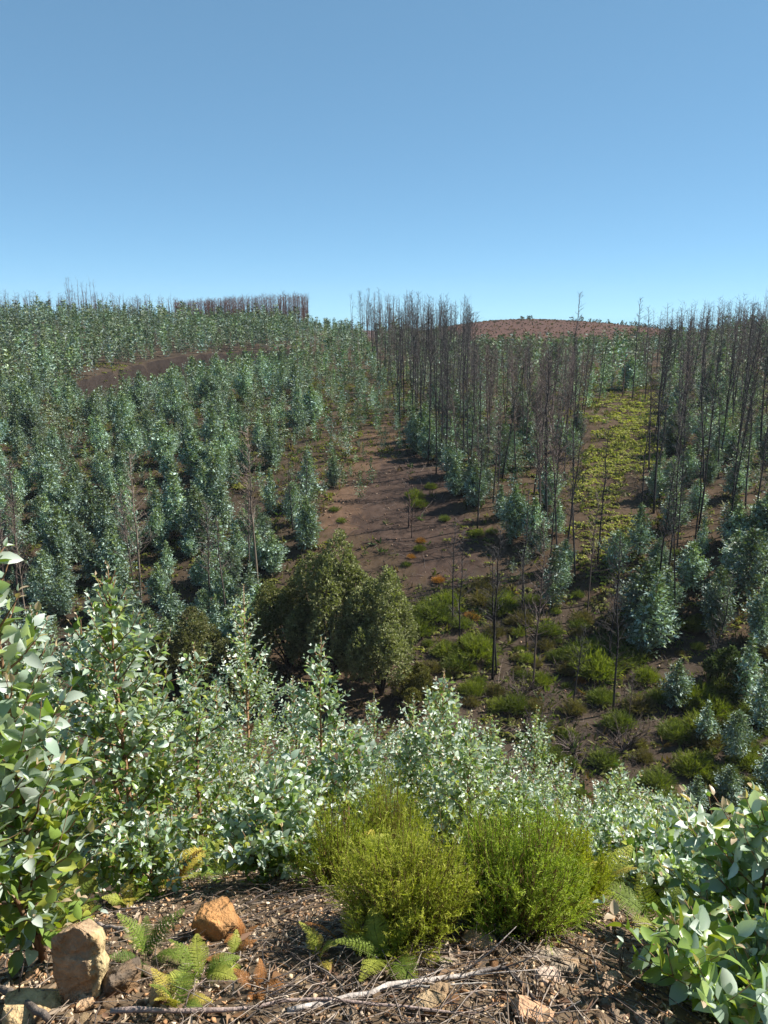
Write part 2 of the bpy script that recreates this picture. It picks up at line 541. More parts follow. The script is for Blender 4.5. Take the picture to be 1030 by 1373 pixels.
# ------------------------------------------------------------------ juvenile eucalyptus
def euc_shape(rg, H, W, stems, nbr, pair, leafL, sub=0.5, tipfrac=1.0, low=0.06, lean=0.1, conic=0.3, expo=1.3):
    """Stem and branch polylines plus leaf lists for a plant of height H and half width W, base at the origin."""
    lines, LP, LD, LU, LS, LT, LH = [], [], [], [], [], [], []

    def leaves_on(pts, start, hs, first=0):
        seg = np.linalg.norm(np.diff(pts, axis=0), axis=1)
        cum = np.concatenate([[0], np.cumsum(seg)])
        n = max(2, int((1 - start) * cum[-1] / pair))
        s = np.linspace(start, 1.0, n) * cum[-1]
        P = np.stack([np.interp(s, cum, pts[:, k]) for k in range(3)], -1)
        T = norm(np.gradient(P, axis=0)) if n > 1 else norm(pts[-1:] - pts[:1])
        age = 1 - s / cum[-1]
        for k in range(n):
            t = T[k]
            side = norm(np.cross(t, [0, 0, 1]) + 1e-4)
            upv = np.cross(side, t)
            ang = (k % 2) * 1.2 + rg.normal(0, 0.35) + first
            p1 = side * math.cos(ang) + upv * math.sin(ang)
            fwd = 0.45 + 0.9 * max(0, 0.22 - age[k]) / 0.22
            for sg in (1, -1):
                d = p1 * sg + t * fwd + np.array([0, 0, 0.18]) + rg.normal(0, 0.16, 3)
                u = upv * 0.9 + np.array([0, 0, 0.6]) + t * (-0.35) + rg.normal(0, 0.42, 3)
                LP.append(P[k]); LD.append(d); LU.append(u)
                LS.append(leafL * (0.42 + 0.58 * min(1, age[k] / 0.30)) * rg.uniform(0.78, 1.15))
                LT.append(age[k]); LH.append(hs)

    for si in range(stems):
        az0 = rg.uniform(0, 6.28)
        hs = H * (1.0 if si == 0 else rg.uniform(0.6, 0.92))
        ln = lean * H * (0.12 if si == 0 else rg.uniform(1.0, 2.6))
        tt = np.linspace(0, 1, 9)
        wob = np.stack([fbm(tt * 3 + rg.uniform(0, 50), tt * 0, 3), fbm(tt * 3 + rg.uniform(0, 50), tt * 0, 8)], -1) * 0.06 * H
        main = np.stack([ln * np.cos(az0) * tt ** 1.3 + wob[:, 0] * tt, ln * np.sin(az0) * tt ** 1.3 + wob[:, 1] * tt, hs * tt], -1)
        lines.append((main, 0.0085 * hs + 0.002, 0.0015))
        leaves_on(main, 0.72, 1.0)
        nb = int(nbr * (1 if si == 0 else 0.6))
        for b in range(nb):
            t = low + (0.95 - low) * (b + rg.uniform(0, 0.9)) / nb
            base = np.array([np.interp(t, tt, main[:, k]) for k in range(3)])
            prof = min(1.0, 0.55 + t / conic * 0.45) if t < conic else (1 - ((t - conic) / (1.02 - conic)) ** expo)
            Lb = W * max(0.14, prof) * rg.uniform(0.75, 1.15)
            az = az0 + b * 2.399 + rg.uniform(-0.4, 0.4)
            el = math.radians(rg.uniform(12, 38) + 26 * t)
            d = np.array([math.cos(az) * math.cos(el), math.sin(az) * math.cos(el), math.sin(el)])
            k = np.linspace(0, 1, 6)[:, None]
            bow = rg.uniform(0.05, 0.3)
            pts = base + d * Lb * k + np.array([0, 0, 1]) * Lb * bow * k ** 2 + rg.normal(0, 0.02 * Lb, (6, 3)) * k
            lines.append((pts, 0.0035 * hs * 0.6 + 0.0016, 0.001))
            leaves_on(pts, 0.12, t, rg.uniform(-0.5, 0.5))
            if Lb > 0.42 * W and sub > 0:
                for q in range(rg.integers(1, 4)):
                    if rg.uniform() > sub:
                        continue
                    f = rg.uniform(0.25, 0.7)
                    p0 = pts[0] + (pts[-1] - pts[0]) * f
                    d2 = norm(d + rg.normal(0, 0.55, 3) + np.array([0, 0, 0.15]))
                    L2 = Lb * (1 - f) * rg.uniform(0.6, 1.0)
                    p2 = p0 + d2 * L2 * k + np.array([0, 0, 1]) * L2 * 0.15 * k ** 2
                    lines.append((p2, 0.0016, 0.0009))
                    leaves_on(p2, 0.1, t, rg.uniform(-0.5, 0.5))
    return lines, [np.array(v) for v in (LP, LD, LU, LS, LT, LH)]


SILVER, BLUE, GREEN, YGREEN, PINK = map(np.array, [(0.59, 0.66, 0.575), (0.30, 0.39, 0.29), (0.155, 0.225, 0.045), (0.33, 0.36, 0.06), (0.50, 0.38, 0.25)])


def leaf_cols(rg, age, silver=0.6, pinkish=0.25, hs=1.0):
    n = len(age)
    u = rg.uniform(0, 1, n)
    c = np.where((u < silver * 0.85)[:, None], SILVER, BLUE) * rg.uniform(0.75, 1.12, (n, 1))
    g = rg.uniform(0, 1, n) < 0.04 + 0.25 * np.clip(age, 0, 1) + 0.42 * smooth(0.55, 0.1, hs)
    c = np.where(g[:, None], GREEN * rg.uniform(0.7, 1.5, (n, 1)), c)
    yg = rg.uniform(0, 1, n) < 0.05 + 0.16 * smooth(0.6, 0.15, hs)
    c = np.where(yg[:, None], YGREEN * rg.uniform(0.7, 1.2, (n, 1)), c)
    pk = (age < 0.12) & (rg.uniform(0, 1, n) < pinkish)
    c = np.where(pk[:, None], PINK * rg.uniform(0.8, 1.2, (n, 1)), c)
    return c


# shared leaf meshes for the leaves that are objects of their own
LEAF_TINTS = [SILVER, SILVER * 0.85, BLUE * 1.25, BLUE, GREEN * 1.4, GREEN, YGREEN, PINK]
LEAF_MESH = {}
for ti, tc in enumerate(LEAF_TINTS):
    for si, tp in enumerate((LEAF_A, LEAF_B, LEAF_C)):
        LEAF_MESH[ti, si] = make_mesh('eucalyptus_leaf', tp[0], tp[1], M_LEAF, np.broadcast_to(tc, (len(tp[0]), 3)), True)


def near_euc(px, r, top, W, seed, label, stems=2, nbr=34, pair=0.032, leafL=0.066, silver=0.6, pick=300, lod=0, pinkish=0.25, lean=0.1, H=None, dx=0):
    rg = np.random.default_rng(seed)
    lod = 1 if r > 3.0 else 0
    pick = pick if r < 4.65 else 0
    base = spot(px, r)
    if H is None:
        H = r * math.tan(math.radians(row_elev(top))) - base[2]
    lines, (LP, LD, LU, LS, LT, LH) = euc_shape(rg, H, W * 0.98, stems, int(nbr * 1.5), pair * 0.70, leafL * 0.77, sub=0.75, lean=lean)
    root = thing('eucalyptus_sapling', label, 'sapling', base, 0, 'young eucalyptus on the near bank')
    mb = MB()
    for pts, r0, r1 in lines:
        mb.tube(pts[::2] if r > 3.5 else pts, np.linspace(r0, r1, len(pts[::2] if r > 3.5 else pts)), 4, np.array((0.26, 0.15, 0.085)) * rg.uniform(0.7, 1.3))
    link('stem', mb.mesh('stem', M_BARK, True), root)
    X, Y, Z = frames(LD, LU)
    wid = LS * rg.uniform(0.50, 0.68, len(LS))
    col = leaf_cols(rg, LT, silver, pinkish, LH)
    world_p = LP + base
    dist = np.linalg.norm(world_p, axis=1)
    qx, qy = project(*world_p.T)
    cand = (qx > -20) & (qx < 1050) & (qy < 1390)
    vis = np.abs((Z * norm(world_p)).sum(1)) * LS * wid / dist ** 2 * cand
    order = np.argsort(-vis)
    own = np.zeros(len(LS), bool)
    own[order[:pick]] = True
    own &= cand
    shape = rg.integers(0, 3, len(LS))
    tints = np.array(LEAF_TINTS)
    for k in np.nonzero(own)[0]:
        ti = int(np.argmin(np.abs(tints - col[k]).sum(1)))
        o = bpy.data.objects.new('leaf', LEAF_MESH[ti, int(shape[k])])
        COL.objects.link(o)
        o.parent = root
        m = np.eye(4)
        m[:3, 0] = X[k] * wid[k]; m[:3, 1] = Y[k] * LS[k]; m[:3, 2] = Z[k] * LS[k]
        m[:3, 3] = LP[k]
        o.matrix_basis = Matrix(m.tolist())
    rest = ~own
    mb = MB()
    for si, tp in enumerate((LEAF_A, LEAF_B, LEAF_C)):
        s = rest & (shape == si)
        tpl = tp if lod == 0 else LEAF_MID
        mb.inst(tpl, LP[s], X[s] * wid[s, None], Y[s] * LS[s, None], Z[s] * LS[s, None], col[s])
    tag(link('crown', mb.mesh('crown', M_LEAF, True), root), kind='stuff')


NEAREUC = [
    # px, r, top row, half width, seed, label, options
    (58, 2.3, 668, 0.33, 101, 'large-leaved silvery eucalyptus sapling whose sprays hang over the ferns behind the pale upright rock', dict(nbr=28, leafL=0.080, silver=0.75, pair=0.05, stems=3, pinkish=0.4)),
    (182, 3.3, 740, 0.50, 102, 'bushy eucalyptus sapling with cream tips and a dark shaded foot above the charred stump', dict(nbr=44, leafL=0.062, silver=0.5)),
    (95, 4.3, 775, 0.60, 103, 'silvery eucalyptus sapling crowded between the large-leaved sapling and the bushy cream-tipped one', dict(leafL=0.06)),
    (275, 4.1, 850, 0.50, 104, 'broad yellow-green and silver eucalyptus sapling beside the bushy cream-tipped one', dict(leafL=0.055, silver=0.5)),
    (348, 6.3, 780, 0.66, 105, 'tall dense blue-white eucalyptus sapling in front of the dark olive shrubs', dict(leafL=0.062, silver=0.85, nbr=56, lod=1)),
    (300, 5.3, 900, 0.50, 106, 'small blue-silver eucalyptus sapling at the foot of the tall dense blue-white one', dict(leafL=0.055, silver=0.8, lod=1)),
    (438, 4.6, 853, 0.46, 107, 'upright eucalyptus sapling with a bare straight leader and pale paired leaves', dict(leafL=0.062, silver=0.65, stems=1, nbr=40)),
    (500, 7.2, 925, 0.62, 108, 'grey-silver eucalyptus sapling low behind the upright one with the bare leader', dict(leafL=0.06, silver=0.8, lod=1)),
    (592, 5.0, 895, 0.52, 109, 'brilliant white-silver eucalyptus sapling with pinkish tips behind the green heath bushes', dict(leafL=0.066, silver=0.9, nbr=42, pinkish=0.5)),
    (650, 5.6, 955, 0.46, 110, 'pink-tipped eucalyptus sapling leaning out beside the brilliant white-silver one', dict(leafL=0.06, silver=0.8, lod=1, pinkish=0.5)),
    (706, 6.8, 940, 0.55, 111, 'pointed pale green eucalyptus sapling below the burnt stems of the valley floor', dict(leafL=0.056, silver=0.75, nbr=46, lod=1)),
    (815, 5.6, 1000, 0.55, 112, 'wide frosty eucalyptus sapling next to the tangle of dead brush', dict(leafL=0.058, silver=0.85, nbr=40, lod=1)),
    (770, 4.4, 1085, 0.42, 113, 'low green-hearted eucalyptus sapling against the side of the larger heath bush', dict(leafL=0.056, silver=0.6)),
    (890, 5.0, 1030, 0.52, 114, 'rounded grey-silver eucalyptus sapling between the frosty one and the big-leaved corner one', dict(leafL=0.058, silver=0.8, lod=1)),
    (975, 4.0, 1060, 0.5, 115, 'yellowing silver eucalyptus sapling behind the big-leaved corner one', dict(leafL=0.058, silver=0.65)),
    (372, 2.85, 1035, 0.34, 116, 'small silver-green eucalyptus sprout spreading above the orange boulder', dict(leafL=0.055, silver=0.75, stems=3, nbr=20, lean=0.35)),
    (905, 3.0, 1110, 0.36, 117, 'grey-leaved eucalyptus sprout at the edge of the stony ground beside the heath', dict(leafL=0.06, silver=0.6, stems=3, nbr=24, lean=0.3)),
    (1005, 2.35, 1005, 0.34, 118, 'big-leaved corner eucalyptus sapling with pinkish tips over the stony ground', dict(leafL=0.088, silver=0.55, pair=0.052, stems=3, nbr=18, pinkish=0.5, lean=0.2)),
    (990, 1.95, 1265, 0.36, 119, 'dark green large-leaved eucalyptus sprout sprawling over the stone chips', dict(leafL=0.088, silver=0.2, stems=3, nbr=10, pair=0.052, lean=0.5)),
    (80, 5.4, 800, 0.55, 121, 'silver eucalyptus sapling peeping between the crowded one and the bushy cream-tipped one', dict(leafL=0.06, silver=0.7, lod=1)),
    (205, 5.2, 842, 0.50, 122, 'slim silver eucalyptus sapling behind the broad yellow-green one', dict(leafL=0.058, silver=0.8, lod=1)),
    (402, 5.4, 905, 0.46, 123, 'feathery silver-green eucalyptus sapling between the tall dense one and the bare-leader one', dict(leafL=0.058, silver=0.75, lod=1)),
    (468, 3.7, 965, 0.38, 124, 'leafy green-silver eucalyptus sapling above the straggly heath', dict(leafL=0.056, silver=0.6)),
    (548, 5.9, 930, 0.50, 125, 'frosty eucalyptus sapling squeezed beside the brilliant white-silver one', dict(leafL=0.06, silver=0.9, lod=1)),
    (622, 4.5, 965, 0.44, 126, 'white-leaved eucalyptus sapling rising right behind the two heath bushes', dict(leafL=0.058, silver=0.85)),
    (745, 6.0, 1000, 0.48, 127, 'dense frosty eucalyptus sapling between the pointed pale green one and the wide frosty one', dict(leafL=0.056, silver=0.85, lod=1)),
    (860, 6.2, 1020, 0.50, 128, 'bluish eucalyptus sapling peeping over the rounded grey-silver one', dict(leafL=0.058, silver=0.85, lod=1)),
    (940, 5.6, 1045, 0.50, 129, 'pale eucalyptus sapling on the brink of the dark gully', dict(leafL=0.058, silver=0.8, lod=1)),
    (690, 4.6, 1040, 0.42, 130, 'green and white eucalyptus sapling rising over the greener heath bush', dict(leafL=0.056, silver=0.7)),
    (840, 4.2, 1080, 0.44, 131, 'silvery eucalyptus sapling spreading over the fern under the grey-leaved sprout', dict(leafL=0.056, silver=0.75)),
    (205, 2.95, 1085, 0.28, 120, 'knee-high eucalyptus sprout at the foot of the bushy cream-tipped sapling', dict(leafL=0.05, silver=0.5, stems=2, nbr=18, lean=0.3)),
]
for px, r, top, W, seed, label, opt in NEAREUC:
    near_euc(px, r, top, W, seed, label, **opt)


# ------------------------------------------------------------------ eucalyptus on the far slope
def far_crown(seed, H, W, nbr, pair, leafL, stems, tmpl, conic=0.3, sub=0.35):
    rg = np.random.default_rng(seed)
    lines, (LP, LD, LU, LS, LT, LH) = euc_shape(rg, H, W, stems, nbr, pair, leafL, sub=sub, low=0.03, lean=0.05, conic=conic * 0.75, expo=1.0)
    st = MB()
    for pts, r0, r1 in lines:
        st.tube(pts[::2] if len(pts) > 6 else pts[::5], np.linspace(r0, r1 * 3, len(pts[::2] if len(pts) > 6 else pts[::5])), 4, (0.13, 0.09, 0.06), cap=False)
    X, Y, Z = frames(LD, LU)
    hz = np.clip(LP[:, 2] / H, 0, 1)
    n = len(LS)
    bl = np.array((0.33, 0.44, 0.385)) * rg.uniform(0.55, 1.4, (n, 1))
    gr = np.array((0.15, 0.205, 0.075)) * rg.uniform(0.7, 1.3, (n, 1))
    g = rg.uniform(0, 1, n) < 0.24 + 0.5 * smooth(0.45, 0.95, hz)
    col = np.where(g[:, None], gr, bl)
    wid = LS * 0.42
    cr = MB()
    cr.inst(tmpl, LP, X * wid[:, None], Y * LS[:, None], Z * LS[:, None], col)
    return st, cr


FAR_PROTO = []
for k in range(8):
    st, cr = far_crown(200 + k, 4.4, [1.45, 1.7, 1.3, 1.85, 1.5, 1.7, 1.2, 1.6][k], 88, 0.14, 0.32, 1 + k % 3, LEAF_LOW, [0.3, 0.42, 0.25, 0.5, 0.35, 0.4, 0.3, 0.45][k])
    FAR_PROTO.append((st.mesh('stem', M_BARK), cr.mesh('crown', M_FARLEAF)))


def scatter(spacing, r0, r1, seed, jit=0.42, az=29):
    rg = np.random.default_rng(seed)
    m = r1 * math.sin(math.radians(az))
    gx, gy = np.meshgrid(np.arange(-1.25 * m - 0.2 * r1, 1.25 * m + 0.2 * r1, spacing), np.arange(-0.15 * r1, 1.15 * r1, spacing))
    th = 0.35
    x = gx + rg.uniform(-jit, jit, gx.shape) * spacing + ((np.arange(gx.shape[0]) % 2) * 0.5 * spacing)[:, None]
    y = gy + rg.uniform(-jit, jit, gx.shape) * spacing
    x, y = x.ravel(), y.ravel()
    x, y = x * math.cos(th) - (y - r1 / 2) * math.sin(th), x * math.sin(th) + (y - r1 / 2) * math.cos(th) + r1 / 2
    r = np.hypot(x, y)
    a_ = np.degrees(np.arctan2(x, y))
    k = (r > r0) & (r < r1) & (np.abs(a_) < az)
    x, y = x[k], y[k]
    z = height(x, y)
    px, py = project(x, y, z)
    return x, y, z, px, py, np.hypot(x, y)


x, y, z, px, py, r = scatter(2.1, 44, 246, 5)
rg = np.random.default_rng(77)
dens = np.zeros(len(x))
LEFT = [(-80, 400), (250, 415), (420, 425), (480, 440), (492, 520), (500, 570), (470, 620), (440, 690), (440, 740), (380, 800), (400, 860), (330, 930), (-80, 1060)]
LEFT_EDGE = [(480, 440), (530, 520), (545, 600), (500, 640), (470, 700), (430, 735), (440, 690), (470, 620), (500, 570), (492, 520)]
MIDR = [(500, 440), (890, 440), (870, 520), (790, 545), (780, 620), (750, 700), (640, 640), (545, 600), (520, 520)]
UNDER = [(545, 575), (610, 590), (700, 640), (755, 700), (765, 800), (690, 790), (640, 710), (598, 650), (550, 630)]
RIGHT = [(885, 440), (1110, 430), (1110, 870), (850, 880), (830, 790), (865, 700), (865, 640), (885, 560)]
for poly, d in ((LEFT, 0.86), (LEFT_EDGE, 0.85), (MIDR, 0.5), (UNDER, 0.8), (RIGHT, 0.62)):
    dens = np.maximum(dens, inpoly(px, py, poly) * d)
dens *= ~on_track(x, y)
dens *= ~inpoly(px, py, BARE)
dens *= 1 - 0.93 * inpoly(px, py, BRACKEN)
dens *= 0.4 + 0.6 * smooth(-0.24, -0.04, fbm(x / 9, y / 9, 61))
hgt = (rg.normal(3.1, 0.95, len(x)) + 0.5 * smooth(80, 140, r)).clip(1.4, 5.8)
edge = inpoly(px, py, LEFT_EDGE) | (inpoly(px, py, LEFT) & (px > 400))
hgt = np.where(edge, hgt * rg.uniform(0.6, 0.9, len(x)), hgt)
dens = np.where((r > 140) & (px < 480), dens * 1.12, dens)
hgt = hgt * (1 + 0.10 * rg.normal(0, 1, len(x)) * smooth(100, 150, r))
keep = rg.uniform(0, 1, len(x)) < dens
keep &= (px > -50) & (px < 1080)
keep &= ~hidden(px, project(x, y, z + hgt)[1])
x, y, z, px, py, r, hgt = [v[keep] for v in (x, y, z, px, py, r, hgt)]
# a few well seen trees by the valley floor and the bare slope
for qx, qr, h in ((740, 52.5, 4.7), (872, 49, 5.6), (885, 49.8, 4.4), (858, 51, 5.2), (575, 78, 4.2), (560, 80, 3.6), (612, 68, 3.8), (640, 66, 3.4), (985, 40, 3.0), (998, 46, 4.2), (1020, 43.5, 4.0), (690, 61, 4.4), (715, 60, 4.0), (483, 67, 2.7), (460, 70, 2.3), (498, 71, 2.4), (412, 66, 5.0), (960, 52, 4.6), (1000, 56, 5.0), (825, 57, 3.4), (930, 34, 2.2), (1012, 33, 2.6), (905, 44, 3.0), (945, 41, 2.6), (1030, 38, 3.2), (975, 36, 2.4), (925, 56, 3.6), (985, 61, 4.0), (1020, 52, 4.2), (900, 63, 4.0)):
    b = spot(qx, qr)
    x, y, z = np.append(x, b[0]), np.append(y, b[1]), np.append(z, b[2])
    px, py, r, hgt = np.append(px, qx), np.append(py, project(*b)[1]), np.append(r, qr), np.append(hgt, h)
order = np.argsort(-(hgt / r))
own, rest = order[:300], order[300:]
LOOK = ['slender', 'rounded', 'narrow', 'broad', 'upright', 'bushy', 'thin', 'full']


def zone_label(qx, qy, k, h):
    if qx < 470 and qy > 640:
        w = 'on the lower slope behind the dark olive shrubs'
    elif qx < 470:
        w = 'in the dense plantation below the cut soil bank'
    elif qx < 560 and qy < 700:
        w = 'on the open orange soil beside the bare dark slope'
    elif qx < 790:
        w = 'among the burnt stems beside the bare dark slope'
    else:
        w = 'among the burnt stems beyond the yellow bracken strip'
    sz = 'small ' if h < 2.9 else ('tall ' if h > 4.2 else '')
    return '%s%s grey-green young eucalyptus tree %s' % (sz, LOOK[k], w), w


for i in own:
    k = int(rg.integers(0, 8))
    lab, w = zone_label(px[i], py[i], k, hgt[i])
    s = hgt[i] / 4.4
    t = thing('eucalyptus_tree', lab, 'tree', (x[i], y[i], z[i] - 0.06), rg.uniform(0, 6.28), 'young eucalyptus ' + w, (s * rg.uniform(0.9, 1.2),) * 2 + (s,))
    link('trunk', FAR_PROTO[k][0], t)
    link('crown', FAR_PROTO[k][1], t)

LOD = {0: [], 1: []}
for k in range(5):
    for lv, (nb_, pr_, lf_) in enumerate(((36, 0.27, 0.42), (20, 0.50, 0.66))):
        st, cr = far_crown(300 + k, 4.4, [1.45, 1.65, 1.35, 1.75, 1.5][k], nb_, pr_, lf_, 1, LEAF_LOW, [0.3, 0.42, 0.25, 0.5, 0.35][k], sub=0)
        LOD[lv].append((np.concatenate(cr.V), np.concatenate(cr.P[4]), np.concatenate(cr.C)))
mb = MB()
for q, i in enumerate(rest):
    V, P, C = LOD[0 if r[i] < 128 else 1][int(rg.integers(0, 5))]
    s = hgt[i] / 4.4
    th = rg.uniform(0, 6.28)
    c, sn = math.cos(th) * s, math.sin(th) * s
    W_ = np.stack([V[:, 0] * c - V[:, 1] * sn + x[i], V[:, 0] * sn + V[:, 1] * c + y[i], V[:, 2] * s + z[i]], -1)
    mb.add(W_, [P], np.clip(C * rg.uniform(0.45, 1.15) * (1 - 0.22 * float(smooth(120, 160, r[i]))) * np.array([rg.uniform(0.85, 1.12), 1, rg.uniform(0.7, 1.08)]), 0, 1))
tag(link('eucalyptus_plantation', mb.mesh('eucalyptus_plantation', M_FARLEAF)), 'distant young eucalyptus plantation covering the upper slopes to the ridge', 'plantation', None, 'stuff')
print('EUC', len(own), len(rest), 'tris', sum(len(v) for v in mb.P[4]) * 2)


# ------------------------------------------------------------------ burnt trees
def dead_tree(seed, H, style='char'):
    """Bare stem with thin ascending branches; base at the origin."""
    rg = np.random.default_rng(seed)
    tr, cr = MB(), MB()
    tt = np.linspace(0, 1, 10)
    lean = rg.normal(0, 0.035, 2) * H
    wob = np.stack([fbm(tt * 4 + rg.uniform(0, 90), tt * 0, 2), fbm(tt * 4 + rg.uniform(0, 90), tt * 0, 6)], -1) * 0.05 * H
    main = np.stack([lean[0] * tt + wob[:, 0] * tt, lean[1] * tt + wob[:, 1] * tt, H * tt], -1)
    r0 = H * rg.uniform(0.0038, 0.0064)
    ctr = {'char': (0.040, 0.038, 0.038), 'brown': (0.095, 0.074, 0.064), 'pale': (0.24, 0.19, 0.145)}[style]
    cbr = {'char': (0.064, 0.058, 0.056), 'brown': (0.14, 0.108, 0.095), 'pale': (0.20, 0.155, 0.125)}[style]
    rad = r0 * (1 - tt) ** 0.75 + 0.012
    cc = np.array(ctr)
    tr.tube(main, rad, 6, cc)
    n = int(rg.integers(50, 84))
    t0 = rg.uniform(0.22, 0.45)
    k4 = np.linspace(0, 1, 4)[:, None]
    for b in range(n):
        t = t0 + (1 - t0) * ((b + rg.uniform()) / n) ** 0.85
        p = np.array([np.interp(t, tt, main[:, k]) for k in range(3)])
        L = H * 0.13 * (1.05 - 0.75 * (t - t0) / (1 - t0)) * rg.uniform(0.45, 1.3)
        az = rg.uniform(0, 6.28)
        el = math.radians(rg.uniform(15, 62))
        d = np.array([math.cos(az) * math.cos(el), math.sin(az) * math.cos(el), math.sin(el)])
        pts = p + d * L * k4 + np.array([0, 0, L * rg.uniform(-0.08, 0.25)]) * k4 ** 2 + rg.normal(0, 0.03 * L, (4, 3)) * k4
        cr.tube(pts, np.linspace(0.022, 0.008, 4) * (H / 13), 3, np.array(cbr) * rg.uniform(0.7, 1.4), False)
        for q in range(int(rg.integers(3, 7))):
            f = rg.uniform(0.25, 1)
            p0 = pts[0] + (pts[-1] - pts[0]) * f
            d2 = norm(d * 0.6 + rg.normal(0, 0.5, 3) + np.array([0, 0, 0.35]))
            L2 = L * rg.uniform(0.22, 0.5)
            p2 = np.array([p0, p0 + d2 * L2 * 0.5 + rg.normal(0, 0.03, 3), p0 + d2 * L2])
            cr.tube(p2, np.array([0.010, 0.007, 0.004]) * (H / 13), 3, np.array(cbr) * rg.uniform(0.7, 1.5), False)
    return tr, cr


DEAD = []
for k in range(12):
    st = 'char' if k < 6 else ('brown' if k < 10 else 'pale')
    tr, cr = dead_tree(400 + k, 13.0, st)
    DEAD.append((tr.mesh('trunk', M_CHAR), cr.mesh('crown', M_CHAR), st, (tr, cr)))

DEAD_A = [(478, 436), (640, 446), (770, 452), (792, 540), (772, 640), (745, 760), (700, 745), (640, 690), (598, 640), (545, 590), (512, 520)]
DEAD_B = [(850, 446), (1100, 436), (1100, 800), (900, 800), (862, 700), (868, 600)]
DEAD_C = [(760, 450), (862, 450), (885, 530), (800, 545)]
dx_, dy_, dz_, dpx, dpy, dr = scatter(2.6, 52, 232, 15, 0.5, 31)
rg = np.random.default_rng(91)
p = np.zeros(len(dx_))
for poly, d in ((DEAD_A, 1.0), (DEAD_B, 0.62), (DEAD_C, 0.30)):
    p = np.maximum(p, inpoly(dpx, dpy, poly) * d)
p *= 1.05 * (0.3 + 0.7 * smooth(62, 40, dr) + 0.65 * smooth(180, 60, dr))
p *= 0.4 + 1.2 * (fbm(dx_ / 8, dy_ / 8, 71) + 0.5)
kk = rg.uniform(0, 1, len(p)) < p
kk &= (dpx > -30) & (dpx < 1060)
DL = []
for i in np.nonzero(kk)[0]:
    brown = (650 < dpx[i] < 790 and 520 < dpy[i] and rg.uniform() < 0.5) or rg.uniform() < 0.15
    hh = rg.normal(11.2, 1.7)
    if 632 < dpx[i] < 862:                       # lower here: they stay below the skyline
        while hh > 4 and project(dx_[i], dy_[i], dz_[i] + hh)[1] < 452 + rg.uniform(0, 20):
            hh -= 0.5
    lim = 402 + 34 * rg.uniform() if dpx[i] > 862 else 384 + 30 * rg.uniform()
    while hh > 4 and project(dx_[i], dy_[i], dz_[i] + hh)[1] < lim:
        hh -= 0.5
    DL.append((dx_[i], dy_[i], dz_[i], hh, 'brown' if brown else 'char', dpx[i], dpy[i], 0))
# ones that stand out
SPECIAL = [
    (616, 47, 8.0, 'char'), (660, 44.5, 9.6, 'char'), (666, 45, 8.2, 'char'), (607, 50, 7.0, 'char'), (714, 44, 10.6, 'brown'), (768, 42.5, 5.2, 'char'), (822, 42.5, 10.5, 'char'), (815, 47, 8.0, 'char'),
    (843, 41.5, 3.4, 'brown'), (706, 48, 6.0, 'char'), (771, 56, 11.0, 'char'), (737, 57, 12.5, 'brown'), (748, 57.5, 12.5, 'brown'), (757, 58, 11.0, 'char'), (801, 58, 10, 'char'), (856, 60, 10.5, 'char'), (930, 60, 11, 'char'),
    (548, 62, 4.0, 'char'), (552, 60.5, 3.0, 'char'), (585, 73, 12.0, 'char'), (574, 76, 11.5, 'char'), (640, 62, 9, 'char'), (876, 53, 11, 'char'), (700, 52, 8.5, 'char'), (787, 52, 9.0, 'brown'), (905, 52, 9.5, 'char'), (950, 47, 7.0, 'char'), (1008, 62, 11, 'char'),
    (765, 100, 14.5, 'char'), (848, 110, 13.0, 'char'),
    (192, 54, 12.0, 'pale'), (186, 55, 9.0, 'brown'), (347, 54, 12.6, 'pale'), (336, 54.5, 9.5, 'brown'), (305, 52, 7.5, 'brown'), (282, 53, 8, 'brown'), (25, 55, 11.5, 'brown'), (38, 54, 9.0, 'pale'), (10, 56, 12, 'brown'), (412, 61, 7.0, 'char'), (393, 62, 6.0, 'char'), (252, 118, 5, 'pale'),
]
for q, rr_, h, st in SPECIAL:
    b = spot(q, rr_)
    DL.append((*b, h, st, q, project(*b)[1], 1))
# skyline on the ridge
for q in list(np.linspace(8, 240, 30) + rg.normal(0, 5, 30)) + [92, 97, 101, 108, 114, 119, 125]:
    rr_ = rg.uniform(238, 252)
    b = spot(q, rr_)
    tall = 86 < q < 130
    DL.append((*b, rg.uniform(10, 12) if tall else rg.uniform(4.5, 7.5), 'brown', q, 420, 2))
for q in np.concatenate([np.linspace(470, 625, 30), np.linspace(890, 1030, 26), [640, 692, 708, 765, 848, 852, 800]]):
    rr_ = rg.uniform(165, 215)
    b = spot(q + rg.normal(0, 4), rr_)
    DL.append((*b, rg.uniform(10, 13.5) if q < 640 else rg.uniform(5, 8.5), 'char' if rg.uniform() < 0.6 else 'brown', q, 450, 3))
DL.sort(key=lambda d: -d[3] / math.hypot(d[0], d[1]))
print('DEAD', len(DL))
ST = {'char': range(0, 6), 'brown': range(6, 10), 'pale': range(10, 12)}
ADJ = {'char': 'black charred', 'brown': 'brown scorched', 'pale': 'pale bare'}
FORM = ['straight', 'leaning', 'wispy', 'open-branched', 'slender', 'dense-twigged']
